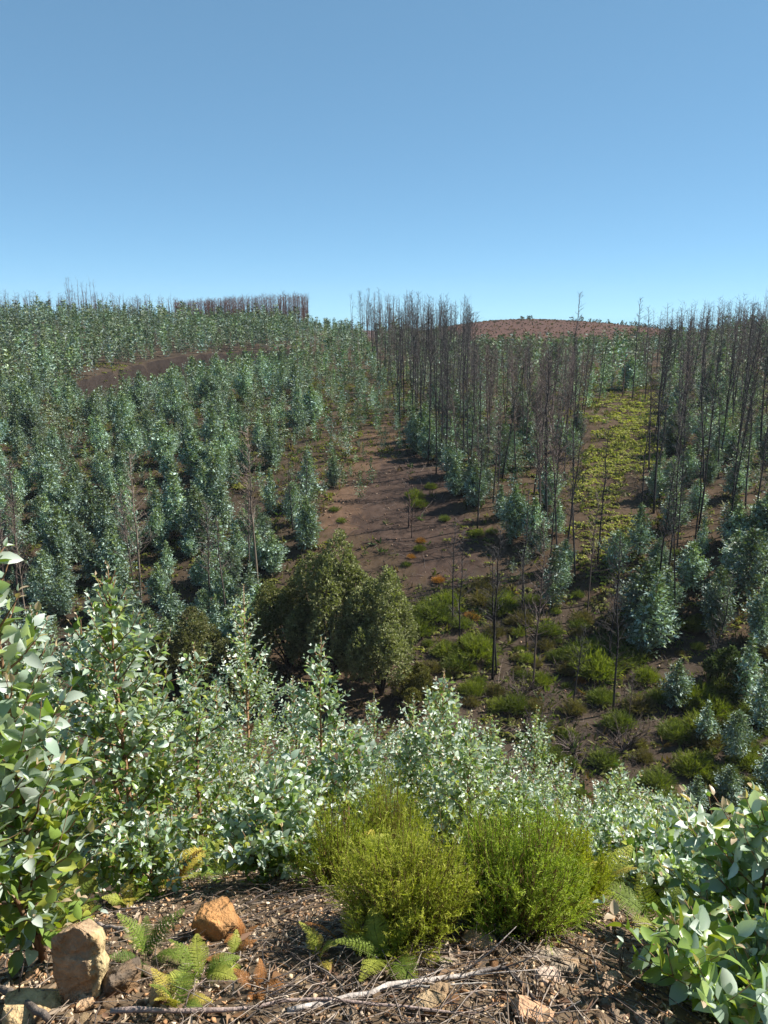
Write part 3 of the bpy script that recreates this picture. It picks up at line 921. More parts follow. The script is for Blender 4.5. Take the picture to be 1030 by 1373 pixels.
for X0, Y0, Z0, h, st, q, qy, sp in DL[:300]:
    k = int(rg.choice(list(ST[st])))
    if sp == 2:
        w = 'on the ridge above the dense green plantation'
    elif sp == 3:
        w = 'standing against the sky beside the red-brown hill'
    elif q < 450:
        w = 'rising out of the eucalyptus behind the olive shrubs'
    elif qy > 800:
        w = 'on the shrubby valley floor'
    elif q < 800:
        w = 'in the thick burnt stand beside the bare dark slope'
    else:
        w = 'in the burnt stand beyond the yellow bracken strip'
    s = h / 13.0
    t = thing('burnt_tree', '%s%s %s tree stem %s' % ('short ' if h < 8.5 else ('tall ' if h > 12 else ''), FORM[k % 6], ADJ[st], w), 'tree', (X0, Y0, Z0 - 0.1), rg.uniform(0, 6.28), 'burnt trees ' + w, (s ** 0.6, s ** 0.6, s))
    t.rotation_euler = (rg.normal(0, 0.03), rg.normal(0, 0.03), rg.uniform(0, 6.28))
    link('trunk', DEAD[k][0], t)
    link('crown', DEAD[k][1], t)
# the thick brown stand on the saddle and the sparse far ridge, seen only as a mass
mb = MB()
far_stems = [(q, rr_, rg.uniform(5.4, 6.6) + 4.2 * (q - 236) / 180) for q, rr_ in zip(rg.uniform(236, 414, 560), rg.uniform(236, 262, 560))]
far_stems += [(q, rr_, rg.uniform(4.5, 8.0)) for q, rr_ in zip(rg.uniform(0, 245, 150), rg.uniform(236, 256, 150))]
far_stems += [(q, rr_, rg.uniform(6, 11)) for q, rr_ in zip(rg.uniform(880, 1040, 90), rg.uniform(190, 226, 90))]
far_stems = [(spot(q, rr_), h) for q, rr_, h in far_stems] + [(np.array(d_[:3]), d_[3]) for d_ in DL[300:]]
for b, h in far_stems:
    c = np.array((0.075, 0.052, 0.045)) * rg.uniform(0.6, 1.4)
    if math.hypot(b[0], b[1]) > 230 and b[0] < 0:
        c = c * np.array((1.35, 1.0, 0.92))
    mb.tube([b, b + [rg.normal(0, .15), 0, h * .6], b + [rg.normal(0, .3), 0, h]], np.array([0.10, 0.06, 0.018]) * rg.uniform(0.6, 1.1), 3, c, False)
    for _ in range(20):
        f = rg.uniform(0.3, 1)
        p0 = b + np.array([0, 0, h * f])
        d2 = norm(np.array([rg.normal(0, 1), rg.normal(0, 1), rg.uniform(0.4, 1.6)]))
        mb.tube([p0, p0 + d2 * rg.uniform(0.5, 1.5)], [0.022, 0.008], 3, c * 1.1, False)
tag(link('burnt_wood', mb.mesh('burnt_wood', M_CHAR)), 'thick brown burnt woodland along the far ridge and saddle', 'woodland', None, 'stuff')

mb = MB()
q_ = rg.uniform(540, 940, 2600)
for q, rr_ in zip(q_, rg.uniform(262, 384, 2600)):
    az_ = math.atan((q - PW / 2) / F * CP)
    b = np.array([rr_ * math.sin(az_), rr_ * math.cos(az_), 0])
    b[2] = float(height(b[0], b[1]))
    n = 3
    Xf, Yf, Zf = frames(norm(np.stack([rg.normal(0, 1, n), rg.normal(0, 1, n), rg.uniform(.3, 1.5, n)], -1)), rg.normal(0, 1, (n, 3)))
    h = rg.uniform(0.3, 0.9)
    mb.inst(LEAF_LOW, np.tile(b, (n, 1)), Xf * h * .8, Yf * h, Zf * h * .3, np.array([(0.11, 0.055, 0.038), (0.085, 0.05, 0.034), (0.13, 0.065, 0.042), (0.075, 0.06, 0.03)][int(rg.integers(0, 4))]) * rg.uniform(0.7, 1.2))
tag(link('hill_scrub', mb.mesh('hill_scrub', M_HEATH)), 'reddish brown dry scrub covering the rounded far hill', 'scrub', None, 'stuff')

# little dark trees dotted along the top of the red hill
mb = MB()
for q in np.concatenate([rg.normal(700, 12, 8), rg.uniform(760, 900, 26), rg.normal(870, 14, 12)]):
    b = spot(q, rg.uniform(376, 392))
    h = rg.uniform(0.7, 1.9)
    n = 26
    d = norm(rg.normal(0, 1, (n, 3)))
    P_ = b + d * np.array([0.35, 0.35, 0.5]) * h + [0, 0, h * 0.5]
    Xf, Yf, Zf = frames(rg.normal(0, 1, (n, 3)), rg.normal(0, 1, (n, 3)))
    mb.inst(LEAF_LOW, P_, Xf * h * .3, Yf * h * .45, Zf * h * .3, np.array((0.05, 0.07, 0.035)) * rg.uniform(0.7, 1.4))
tag(link('treeline', mb.mesh('treeline', M_FARLEAF)), 'row of tiny dark trees along the top of the red-brown hill', 'treeline', None, 'stuff')


# ------------------------------------------------------------------ low cover on the far slope: heath tufts, bracken, undergrowth
def tuft_mesh(seed, n, c1, c2, width=0.022, spread=1.0, fuzz=8):
    """A rounded fan of fine upright shoots, about 1 m across and 0.8 m high."""
    rg = np.random.default_rng(seed)
    mb = MB()
    az = rg.uniform(0, 6.28, n)
    u = rg.uniform(0, 1, n) ** 0.7 * spread
    el = 1.5 - u * 1.15
    d = np.stack([np.cos(az) * np.cos(el), np.sin(az) * np.cos(el), np.sin(el)], -1)
    L = rg.uniform(0.55, 0.95, n) * (0.9 - 0.22 * u)
    p0 = np.stack([np.cos(az) * u * 0.12, np.sin(az) * u * 0.12, np.zeros(n)], -1)
    col = np.array(c1) + (np.array(c2) - np.array(c1)) * rg.uniform(0, 1, (n, 1))
    Xf, Yf, Zf = frames(d, rg.normal(0, 1, (n, 3)))
    mb.inst(LEAF_LOW, p0, Xf * width, Yf * L[:, None], Zf * 0.05, col)
    for k in range(fuzz):
        f = rg.uniform(0.45, 1.0, n)[:, None]
        pk = p0 + d * L[:, None] * f
        dk = norm(d + rg.normal(0, 0.45, (n, 3)) + [0, 0, 0.25])
        Xf, Yf, Zf = frames(dk, rg.normal(0, 1, (n, 3)))
        mb.inst(LEAF_LOW, pk, Xf * width * 0.8, Yf * rg.uniform(0.1, 0.26, (n, 1)), Zf * 0.05, col * rg.uniform(0.8, 1.25, (n, 1)))
    return mb


TUFTS = {'green': [tuft_mesh(500 + k, 260, (0.07, 0.10, 0.022), (0.16, 0.18, 0.04)).mesh('heath_shrub', M_HEATH) for k in range(4)],
         'bright': [tuft_mesh(510 + k, 260, (0.11, 0.145, 0.02), (0.22, 0.24, 0.04)).mesh('heath_shrub', M_HEATH) for k in range(3)],
         'dull': [tuft_mesh(520 + k, 230, (0.10, 0.085, 0.035), (0.16, 0.13, 0.06)).mesh('heath_shrub', M_HEATH) for k in range(3)],
         'orange': [tuft_mesh(530 + k, 200, (0.30, 0.13, 0.03), (0.42, 0.20, 0.05)).mesh('heath_shrub', M_HEATH) for k in range(2)]}
rg = np.random.default_rng(123)
hx, hy, hz, hpx, hpy, hr = scatter(1.15, 30, 72, 25, 0.5, 30)
TUFTZ = [(560, 800), (650, 775), (720, 810), (850, 840), (900, 880), (880, 960), (1060, 900), (1060, 1060), (900, 1010), (760, 1000), (690, 960), (560, 930)]
ph = inpoly(hpx, hpy, TUFTZ) * 0.75
ph = np.maximum(ph, inpoly(hpx, hpy, [(890, 740), (1060, 720), (1060, 1000), (900, 900)]) * 0.20)
ph *= 0.3 + 1.4 * (fbm(hx / 3, hy / 3, 82) + 0.5)
sel = (rg.uniform(0, 1, len(ph)) < ph) & (hpx > -20) & (hpx < 1050) & ~hidden(hpx, hpy - 10)
TL = [(hx[i], hy[i], hz[i], 0.45 + 0.9 * rg.uniform() ** 1.6, rg.choice(['green', 'bright', 'dull', 'green', 'dull'])) for i in np.nonzero(sel)[0]]
for q, qy, s, kd in ((556, 668, 1.2, 'bright'), (562, 680, 1.1, 'bright'), (578, 655, 0.8, 'bright'), (596, 698, 0.7, 'green'), (563, 738, 0.7, 'bright'), (564, 727, 0.6, 'orange'), (551, 748, 0.5, 'orange'), (545, 758, 0.5, 'green'),
                     (458, 700, 0.6, 'bright'), (448, 685, 0.6, 'green'), (632, 830, 0.8, 'orange'), (588, 780, 0.7, 'orange'), (778, 915, 0.5, 'orange'), (990, 890, 0.6, 'orange'), (640, 718, 0.8, 'bright'), (660, 715, 0.7, 'green'), (775, 800, 0.7, 'green'),
                     (580, 830, 1.9, 'green'), (600, 812, 1.5, 'bright'), (560, 850, 1.6, 'green'), (640, 880, 2.0, 'bright'), (800, 905, 2.2, 'bright'), (780, 885, 1.8, 'green'), (735, 850, 1.3, 'green'), (700, 835, 1.2, 'dull'), (830, 890, 1.6, 'green'), (930, 945, 1.8, 'bright'), (955, 960, 1.7, 'bright'), (940, 985, 1.6, 'bright'), (905, 990, 1.3, 'green'), (970, 930, 1.4, 'green'), (1015, 960, 1.5, 'green')):
    b = ground_at(q, qy)
    TL.append((*b, s, kd))
cx_, cy_, cz_, cpx, cpy, cr_ = scatter(1.3, 17, 39, 29, 0.5, 30)
pc = 0.5 * (cpx > 360) * (cpx < 1050) * ~(cpy > np.interp(cpx, FG_X, FG_Y) + 55)
for i in np.nonzero(rg.uniform(0, 1, len(pc)) < pc)[0]:
    TL.append((cx_[i], cy_[i], cz_[i], rg.uniform(0.6, 1.5), rg.choice(['green', 'bright', 'dull', 'green', 'dull'])))
TW = {'green': 'dark green', 'bright': 'bright yellow-green', 'dull': 'brownish dried', 'orange': 'rusty orange'}
for X0, Y0, Z0, s, kd in TL:
    q, qy = project(X0, Y0, Z0)
    w = 'on the bare dark slope' if qy < 775 else ('in the shadowed gully beside the fallen dead brush' if q > 860 else 'among burnt stems on the valley floor')
    sz = 'tiny' if s < 0.75 else ('medium' if s < 1.15 else 'big')
    o = link('heath_shrub', TUFTS[kd][int(rg.integers(0, len(TUFTS[kd])))])
    o.location = (X0, Y0, Z0 - 0.05)
    o.rotation_euler = (0, 0, rg.uniform(0, 6.28))
    o.scale = (s * 1.15, s * 1.15, s * 0.95)
    tag(o, '%s %s heath tuft %s' % (sz, TW[kd], w), 'shrub', 'heath tufts ' + w)
print('TUFTS', len(TL))


def bracken_clump(rg, mb, b, s, cols):
    n = int(rg.integers(8, 14))
    az = rg.uniform(0, 6.28, n)
    L = rg.uniform(0.45, 0.8, n) * s
    el = rg.uniform(0.35, 1.1, n)
    d = np.stack([np.cos(az) * np.cos(el), np.sin(az) * np.cos(el), np.sin(el)], -1)
    d2 = norm(d + [0, 0, -0.9])
    col = cols[0] + (cols[1] - cols[0]) * rg.uniform(0, 1, (n, 1))
    up = np.tile([0, 0, 1.0], (n, 1)) + rg.normal(0, 0.3, (n, 3))
    Xf, Yf, Zf = frames(d, up)
    p0 = np.tile(b, (n, 1))
    mb.inst(LEAF_LOW, p0, Xf * L[:, None] * 0.26, Yf * L[:, None] * 0.6, Zf * L[:, None], col)
    Xf, Yf, Zf = frames(d2, up)
    mb.inst(LEAF_LOW, p0 + d * L[:, None] * 0.5, Xf * L[:, None] * 0.30, Yf * L[:, None] * 0.6, Zf * L[:, None], col)


mb = MB()
bx_, by_, bz_, bpx, bpy_, br = scatter(0.46, 22, 150, 35, 0.5, 30)
rg = np.random.default_rng(321)
nn = fbm(bx_ / 3, by_ / 3, 15) + 0.5
n3 = fbm(bx_ / 1.6, by_ / 1.6, 17) + 0.5
pb = inpoly(bpx + 190 * (nn - 0.5), bpy_ + 150 * (n3 - 0.5), BRACKEN) * 1.2 * smooth(0.10, 0.38, n3)
pb = np.maximum(pb, inpoly(bpx, bpy_, BRACK2) * 0.55)
pb = np.maximum(pb, inpoly(bpx, bpy_, [(840, 800), (1060, 760), (1060, 900), (860, 890)]) * 0.3)
pb = np.maximum(pb, inpoly(bpx, bpy_, VALLEY) * 0.22 * (nn > 0.38))
pb = np.maximum(pb, (br < 40) * 0.24)
pb = np.where(inpoly(bpx, bpy_, MIDR), pb * 0.7, pb)
pb = np.maximum(pb, inpoly(bpx, bpy_, [(620, 690), (680, 740), (760, 790), (640, 800), (560, 790)]) * 0.20)
pb = np.maximum(pb, inpoly(bpx, bpy_, MIDR) * 0.16)
pb = np.maximum(pb, inpoly(bpx, bpy_, RIGHT) * 0.16 * (nn > 0.45))
pb = np.maximum(pb, inpoly(bpx, bpy_, [(370, 480), (530, 480), (540, 600), (430, 640), (380, 600)]) * 0.14 * (nn > 0.5))
pb = np.maximum(pb, inpoly(bpx, bpy_, LEFT) * 0.30 * (nn > 0.54))
sel = (rg.uniform(0, 1, len(pb)) < pb * (0.45 + nn)) & (bpx > -20) & (bpx < 1050) & ~hidden(bpx, bpy_ - 5)
Y1, Y2 = np.array((0.19, 0.21, 0.05)), np.array((0.42, 0.40, 0.12))
G1, G2 = np.array((0.12, 0.14, 0.035)), np.array((0.25, 0.24, 0.06))
for i in np.nonzero(sel)[0]:
    strip = inpoly(bpx[i:i + 1], bpy_[i:i + 1], BRACKEN)[0]
    bracken_clump(rg, mb, np.array([bx_[i], by_[i], bz_[i]]), 0.30 + 0.55 * rg.uniform() ** 1.5, (Y1, Y2) if strip else (G1, G2))
tag(link('bracken_cover', mb.mesh('bracken_cover', M_FERN)), 'yellow-green bracken spreading over the clearing and between the trees', 'bracken', None, 'stuff')
print('BRACKEN', int(sel.sum()))

# dry grass, heath seedlings and fallen twigs everywhere on the far slope
mb = MB()
ux, uy, uz, upx, upy, ur = scatter(0.72, 12, 135, 45, 0.5, 30)
rg = np.random.default_rng(555)
pu = (0.55 + 0.35 * (ur < 42) + 0.8 * inpoly(upx, upy, VALLEY) + 0.25 * (upx < 430)) * (0.3 + 1.4 * (fbm(ux / 2.5, uy / 2.5, 19) + 0.5)) * (1 - 0.88 * inpoly(upx, upy, BARE)) * (1 - 0.6 * on_track(ux, uy))
sel = (rg.uniform(0, 1, len(pu)) < pu) & (upx > -20) & (upx < 1050) & ~hidden(upx, upy - 5)
PAL = np.array([(0.085, 0.105, 0.03), (0.10, 0.10, 0.04), (0.13, 0.105, 0.055), (0.065, 0.10, 0.03), (0.15, 0.14, 0.045), (0.11, 0.07, 0.04)])
idx = np.nonzero(sel)[0]
nb = 7
base = np.repeat(np.stack([ux, uy, uz], -1)[idx], nb, 0)
n = len(base)
d = norm(np.stack([rg.normal(0, 1, n), rg.normal(0, 1, n), rg.uniform(0.2, 1.9, n)], -1))
s = np.repeat(0.18 + 0.6 * rg.uniform(0, 1, len(idx)) ** 2, nb)
Xf, Yf, Zf = frames(d, rg.normal(0, 1, (n, 3)))
mb.inst(LEAF_LOW, base + rg.normal(0, 0.16, (n, 3)) * [1, 1, 0.1], Xf * (s * 0.22)[:, None], Yf * s[:, None], Zf * 0.05, np.repeat(PAL[rg.integers(0, 6, len(idx))], nb, 0) * rg.uniform(0.7, 1.3, (n, 1)))
tag(link('undergrowth', mb.mesh('undergrowth', M_HEATH)), 'patchy dry undergrowth and seedlings over the far slope', 'undergrowth', None, 'stuff')
mb = MB()
tx, ty, tz, tpx, tpy, tr_ = scatter(0.9, 37, 75, 47, 0.5, 30)
pt = 0.10 + 0.16 * inpoly(tpx, tpy, BARE) + 0.30 * inpoly(tpx, tpy, [(680, 880), (900, 900), (900, 1020), (700, 1040)]) + 0.12 * inpoly(tpx, tpy, VALLEY)
sel = (rg.uniform(0, 1, len(pt)) < pt) & (tpx > 380) & (tpx < 1050) & ~hidden(tpx, tpy - 5)
for i in np.nonzero(sel)[0]:
    b = np.array([tx[i], ty[i], tz[i] + 0.04])
    az = rg.uniform(0, 6.28)
    L = rg.uniform(0.5, 2.2)
    e2 = b + [math.cos(az) * L, math.sin(az) * L, 0]
    e2[2] = float(height(e2[0], e2[1])) + rg.uniform(0.03, 0.5)
    c = np.array((0.16, 0.125, 0.105)) * rg.uniform(0.35, 1.4)
    mb.tube([b, (b + e2) / 2 + rg.normal(0, 0.05, 3), e2], [0.022, 0.016, 0.008], 3, c, False)
    for _ in range(3):
        p0 = b + (e2 - b) * rg.uniform(0.3, 1)
        mb.tube([p0, p0 + norm(rg.normal(0, 1, 3) + [0, 0, .5]) * L * 0.3], [0.012, 0.005], 3, c, False)
tag(link('deadwood_litter', mb.mesh('deadwood_litter', M_CHAR)), 'grey fallen twigs strewn over the valley floor', 'deadwood', None, 'stuff')


# scattered stones on the far bare slope
def shard_template(seed, n=9, flat=0.45):
    import bmesh
    rg = np.random.default_rng(seed)
    bm = bmesh.new()
    pts = norm(rg.normal(0, 1, (n, 3))) * rg.uniform(0.72, 1.0, (n, 1)) * np.array([0.5, 0.40, 0.5 * flat])
    for q in pts:
        bm.verts.new(q)
    res = bmesh.ops.convex_hull(bm, input=bm.verts)
    for g in [v for v in bm.verts if not v.link_faces]:
        bm.verts.remove(g)
    bm.verts.index_update()
    V = np.array([v.co[:] for v in bm.verts])
    P3 = np.array([[v.index for v in f.verts] for f in bm.faces])
    bm.free()
    return V, [P3]


SHARDS = [shard_template(600 + k, 6 + k % 3, 0.3 + 0.06 * (k % 5)) for k in range(10)]


def shards_on(mb, x, y, size, cols, rg, tilt=0.45, lift=0.18):
    n = len(x)
    z = height(x, y)
    P_ = np.stack([x, y, z + size * lift], -1)
    az = rg.uniform(0, 6.28, n)
    up = norm(np.stack([rg.normal(0, tilt, n), rg.normal(0, tilt, n) - 0.35, np.ones(n)], -1))
    Xf, Yf, Zf = frames(np.stack([np.cos(az), np.sin(az), np.zeros(n)], -1), up)
    w = rg.integers(0, len(SHARDS), n)
    for k in range(len(SHARDS)):
        m = w == k
        mb.inst(SHARDS[k], P_[m], Xf[m] * size[m, None], Yf[m] * size[m, None], Zf[m] * size[m, None], cols[m])


mb = MB()
sx, sy, sz, spx, spy, sr_ = scatter(0.5, 37, 85, 49, 0.5, 30)
ps = 0.05 + 0.22 * inpoly(spx, spy, BARE) + 0.10 * inpoly(spx, spy, VALLEY) + 0.15 * inpoly(spx, spy, ORANGE)
sel = (rg.uniform(0, 1, len(ps)) < ps) & (spx > 380) & (spx < 1050) & ~hidden(spx, spy - 5)
n = int(sel.sum())
SC = np.array([(0.30, 0.20, 0.13), (0.22, 0.13, 0.085), (0.34, 0.25, 0.18), (0.16, 0.10, 0.075)])
shards_on(mb, sx[sel], sy[sel], 0.08 + 0.32 * rg.uniform(0, 1, n) ** 2, SC[rg.integers(0, 4, n)], rg)
tag(link('slope_rubble', mb.mesh('slope_rubble', M_DEBRIS)), 'loose stones strewn over the bare far slope', 'rubble', None, 'stuff')


# ------------------------------------------------------------------ olive-green shrubs on the valley floor
def olive_shrub(px, r, H, W, seed, label, lobes, c1=(0.16, 0.175, 0.075), c2=(0.32, 0.335, 0.165)):
    rg = np.random.default_rng(seed)
    b = spot(px, r)
    root = thing('olive_shrub', label, 'shrub', b - np.array([0, 0, 0.1]), 0, 'olive shrubs at the foot of the slope')
    st, cr = MB(), MB()
    for k in range(lobes):
        az = k * 2.399 + rg.uniform(-0.5, 0.5)
        u = math.sqrt((k + 0.5) / lobes)
        top = H * (1.0 - 0.42 * u ** 1.8) * rg.uniform(0.68, 1.06)
        cx, cy = W * u * math.cos(az) * 0.88, W * u * math.sin(az) * 0.88
        hl = rg.uniform(0.28, 0.44) * H
        wl = rg.uniform(0.23, 0.32) * W + 0.14
        c = np.array([cx, cy, max(top - hl * 0.5, hl * 0.45)])
        k5 = np.linspace(0, 1, 5)[:, None]
        pts = np.array([0, 0, 0]) * (1 - k5) + c * k5 + np.array([0, 0, 0.12 * H]) * (k5 * (1 - k5)) * 2 + rg.normal(0, 0.05, (5, 3)) * k5
        st.tube(pts, np.linspace(0.07, 0.025, 5) * H / 7, 5, (0.05, 0.04, 0.032))
        # short leafy shoots through an upright flame-shaped lobe
        n = 400
        d = norm(rg.normal(0, 1, (n, 3)))
        rad = rg.uniform(0.35, 1.0, n) ** 0.45
        zf = d[:, 2] * rad
        taper = 1 - 0.45 * smooth(0.0, 1.0, zf)
        lump = 1 + 0.35 * fbm(d[:, 0] * 2 + k * 7, d[:, 1] * 2 + d[:, 2] * 2, 33, 2)
        P_ = c + np.stack([d[:, 0] * rad * wl * taper * lump, d[:, 1] * rad * wl * taper * lump, zf * hl * 0.5 * 1.1], -1)
        sd_ = norm(d * [1, 1, 0.5] + [0, 0, 0.75] + rg.normal(0, 0.25, (n, 3)))
        m = 6
        PP = np.repeat(P_, m, 0) + np.repeat(sd_, m, 0) * rg.uniform(0, 0.20, (n * m, 1)) * H / 8
        DD = norm(np.repeat(sd_, m, 0) + rg.normal(0, 0.6, (n * m, 3)))
        Xf, Yf, Zf = frames(DD, rg.normal(0, 1, (n * m, 3)) + [0, 0, 0.6])
        cc = np.repeat(np.array(c1) + (np.array(c2) - np.array(c1)) * rg.uniform(0, 1, (n, 1)), m, 0) * rg.uniform(0.75, 1.25, (n * m, 1))
        s = rg.uniform(0.12, 0.22, (n * m, 1)) * (H / 8) ** 0.5
        cr.inst(LEAF_LOW, PP, Xf * s * 0.42, Yf * s, Zf * s, cc)
    link('trunk', st.mesh('trunk', M_BARK), root)
    link('crown', cr.mesh('crown', M_OLIVE), root)


olive_shrub(448, 44.0, 9.2, 2.5, 701, 'big dark olive-green shrub of many upright lobes below the bare slope', 14)
olive_shrub(512, 42.5, 7.6, 2.3, 708, 'second big olive-green shrub joined to the flank of the tallest one', 13)
olive_shrub(388, 46.0, 7.0, 2.5, 702, 'paler olive shrub against the flank of the big many-lobed one', 14, (0.095, 0.105, 0.035), (0.18, 0.18, 0.075))
olive_shrub(518, 47.0, 5.8, 1.3, 703, 'narrow olive shrub peering over the bare dark slope', 7)
olive_shrub(255, 45, 5.6, 2.6, 704, 'shadowy brownish-olive shrub behind the tall blue-white sapling', 14, (0.11, 0.115, 0.045), (0.20, 0.20, 0.085))
olive_shrub(330, 43, 4.6, 2.0, 705, 'low olive shrub wedged between the shadowy one and the big many-lobed one', 10, (0.075, 0.08, 0.03), (0.14, 0.135, 0.055))
olive_shrub(560, 41.5, 2.6, 1.5, 706, 'squat yellowish-olive shrub at the foot of the big many-lobed one', 8, (0.12, 0.12, 0.03), (0.22, 0.20, 0.05))
olive_shrub(970, 46.5, 3.2, 1.2, 707, 'feathery dark green shrub beside the silver eucalyptus of the gully', 7, (0.06, 0.09, 0.03), (0.11, 0.14, 0.05))


def dead_brush(px, r, s, seed, label):
    rg = np.random.default_rng(seed)
    b = spot(px, r)
    root = thing('dead_bush', label, 'bush', b, 0, 'leafless brush on the valley floor')
    mb = MB()
    for k in range(26):
        az = rg.uniform(0, 6.28)
        el = rg.uniform(0.15, 1.3)
        d = np.array([math.cos(az) * math.cos(el), math.sin(az) * math.cos(el), math.sin(el)])
        L = s * rg.uniform(0.5, 1.1)
        k5 = np.linspace(0, 1, 5)[:, None]
        pts = d * L * k5 + np.array([0, 0, -0.12 * L]) * k5 ** 2 + rg.normal(0, 0.04 * L, (5, 3)) * k5
        c = np.array((0.15, 0.115, 0.10)) * rg.uniform(0.35, 1.3)
        mb.tube(pts, np.linspace(0.03, 0.01, 5), 4, c, False)
        for _ in range(6):
            p0 = pts[0] + (pts[-1] - pts[0]) * rg.uniform(0.3, 1)
            mb.tube([p0, p0 + norm(d + rg.normal(0, 0.7, 3)) * L * rg.uniform(0.15, 0.4)], [0.012, 0.005], 3, c, False)
    link('branch', mb.mesh('branch', M_CHAR), root)


dead_brush(835, 39.0, 2.2, 801, 'leafless brown bush with long arching branches at the edge of the dark gully')
dead_brush(720, 39.5, 2.0, 802, 'low grey tangle of dead brush behind the pointed pale green sapling')
dead_brush(770, 38.5, 1.6, 803, 'flattened dead brush behind the wide frosty sapling')
dead_brush(700, 43, 1.8, 804, 'pale grey leafless bush around a scorched stem on the valley floor')


# ------------------------------------------------------------------ heath bushes on the near bank
def near_heath(px, r, H, W, seed, label, nst=230, c1=(0.17, 0.21, 0.022), c2=(0.32, 0.34, 0.045), dens=1.0):
    rg = np.random.default_rng(seed)
    b = spot(px, r)
    root = thing('heath_bush', label, 'bush', b - np.array([0, 0, 0.02]), 0, 'fine-leaved heath bushes')
    st, fo = MB(), MB()
    T0, TD, TL_, TC = [], [], [], []
    for k in range(nst):
        az = rg.uniform(0, 6.28)
        u = math.sqrt(rg.uniform(0, 1))
        out = W * u
        h = H * math.sqrt(max(0.05, 1 - 0.80 * u ** 2.4)) * rg.uniform(0.68, 1.14)
        h *= 0.66 + 0.72 * float(vnoise(np.array(az * 1.1 + seed), np.array(u * 2.2), 3))
        f = rg.uniform(0.1, 0.35)
        p0 = np.array([out * f * math.cos(az), out * f * math.sin(az), 0])
        p1 = np.array([out * math.cos(az) + rg.normal(0, .02), out * math.sin(az) + rg.normal(0, .02), h])
        k6 = np.linspace(0, 1, 6)[:, None]
        pts = p0 + (p1 - p0) * k6 + np.array([math.cos(az), math.sin(az), 0]) * out * 0.22 * (k6 * (1 - k6)) * 2 + rg.normal(0, 0.008, (6, 3)) * k6
        st.tube(pts, np.linspace(0.0028, 0.0008, 6), 3, (0.14, 0.09, 0.04), False)
        cbase = np.array(c1) + (np.array(c2) - np.array(c1)) * rg.uniform(0, 1)
        # side sprigs
        for q in range(int(11 * dens)):
            s = rg.uniform(0.22, 1.0)
            ps = np.array([np.interp(s, k6[:, 0], pts[:, j]) for j in range(3)])
            dd = norm(norm(pts[-1] - pts[0]) * 1.0 + rg.normal(0, 0.42, 3) + [0, 0, 0.15])
            T0.append(ps); TD.append(dd); TL_.append(rg.uniform(0.035, 0.085) * (1.15 - 0.4 * s)); TC.append(cbase * rg.uniform(0.8, 1.25))
    T0, TD, TL_, TC = map(np.array, (T0, TD, TL_, TC))
    m = 13
    n = len(T0) * m
    f = np.tile(np.linspace(0.05, 1, m), len(T0))[:, None]
    P_ = np.repeat(T0, m, 0) + np.repeat(TD * TL_[:, None], m, 0) * f
    D_ = norm(np.repeat(TD, m, 0) * 0.8 + rg.normal(0, 0.55, (n, 3)))
    Xf, Yf, Zf = frames(D_, rg.normal(0, 1, (n, 3)))
    L = rg.uniform(0.008, 0.017, (n, 1))
    fo.inst(NEEDLE, P_, Xf * 0.0026, Yf * L, Zf * L, np.repeat(TC, m, 0) * rg.uniform(0.75, 1.25, (n, 1)))
    # each sprig's own axis
    Xf, Yf, Zf = frames(TD, rg.normal(0, 1, (len(T0), 3)))
    fo.inst(NEEDLE, T0, Xf * 0.0016, Yf * TL_[:, None], Zf * 0.01, TC * 0.8)
    link('stem', st.mesh('stem', M_BARK), root)
    tag(link('crown', fo.mesh('crown', M_HEATH), root), kind='stuff')


near_heath(543, 2.0, 0.335, 0.205, 901, 'yellow-green feathery heath bush with a fern at its foot', 330, (0.25, 0.28, 0.034), (0.48, 0.48, 0.085))
near_heath(686, 2.14, 0.375, 0.225, 902, 'greener rounded heath bush with a dark hollow under it', 340, (0.185, 0.26, 0.03), (0.37, 0.43, 0.07))
near_heath(760, 2.45, 0.30, 0.14, 905, 'small yellowish heath bush tucked against the greener rounded one', 130, (0.22, 0.25, 0.018), (0.38, 0.38, 0.04))
near_heath(522, 3.25, 0.44, 0.18, 903, 'upright heath bush showing between two silver saplings', 150)
near_heath(455, 2.55, 0.34, 0.15, 904, 'straggly heath bush with an orange fern beside it', 100)


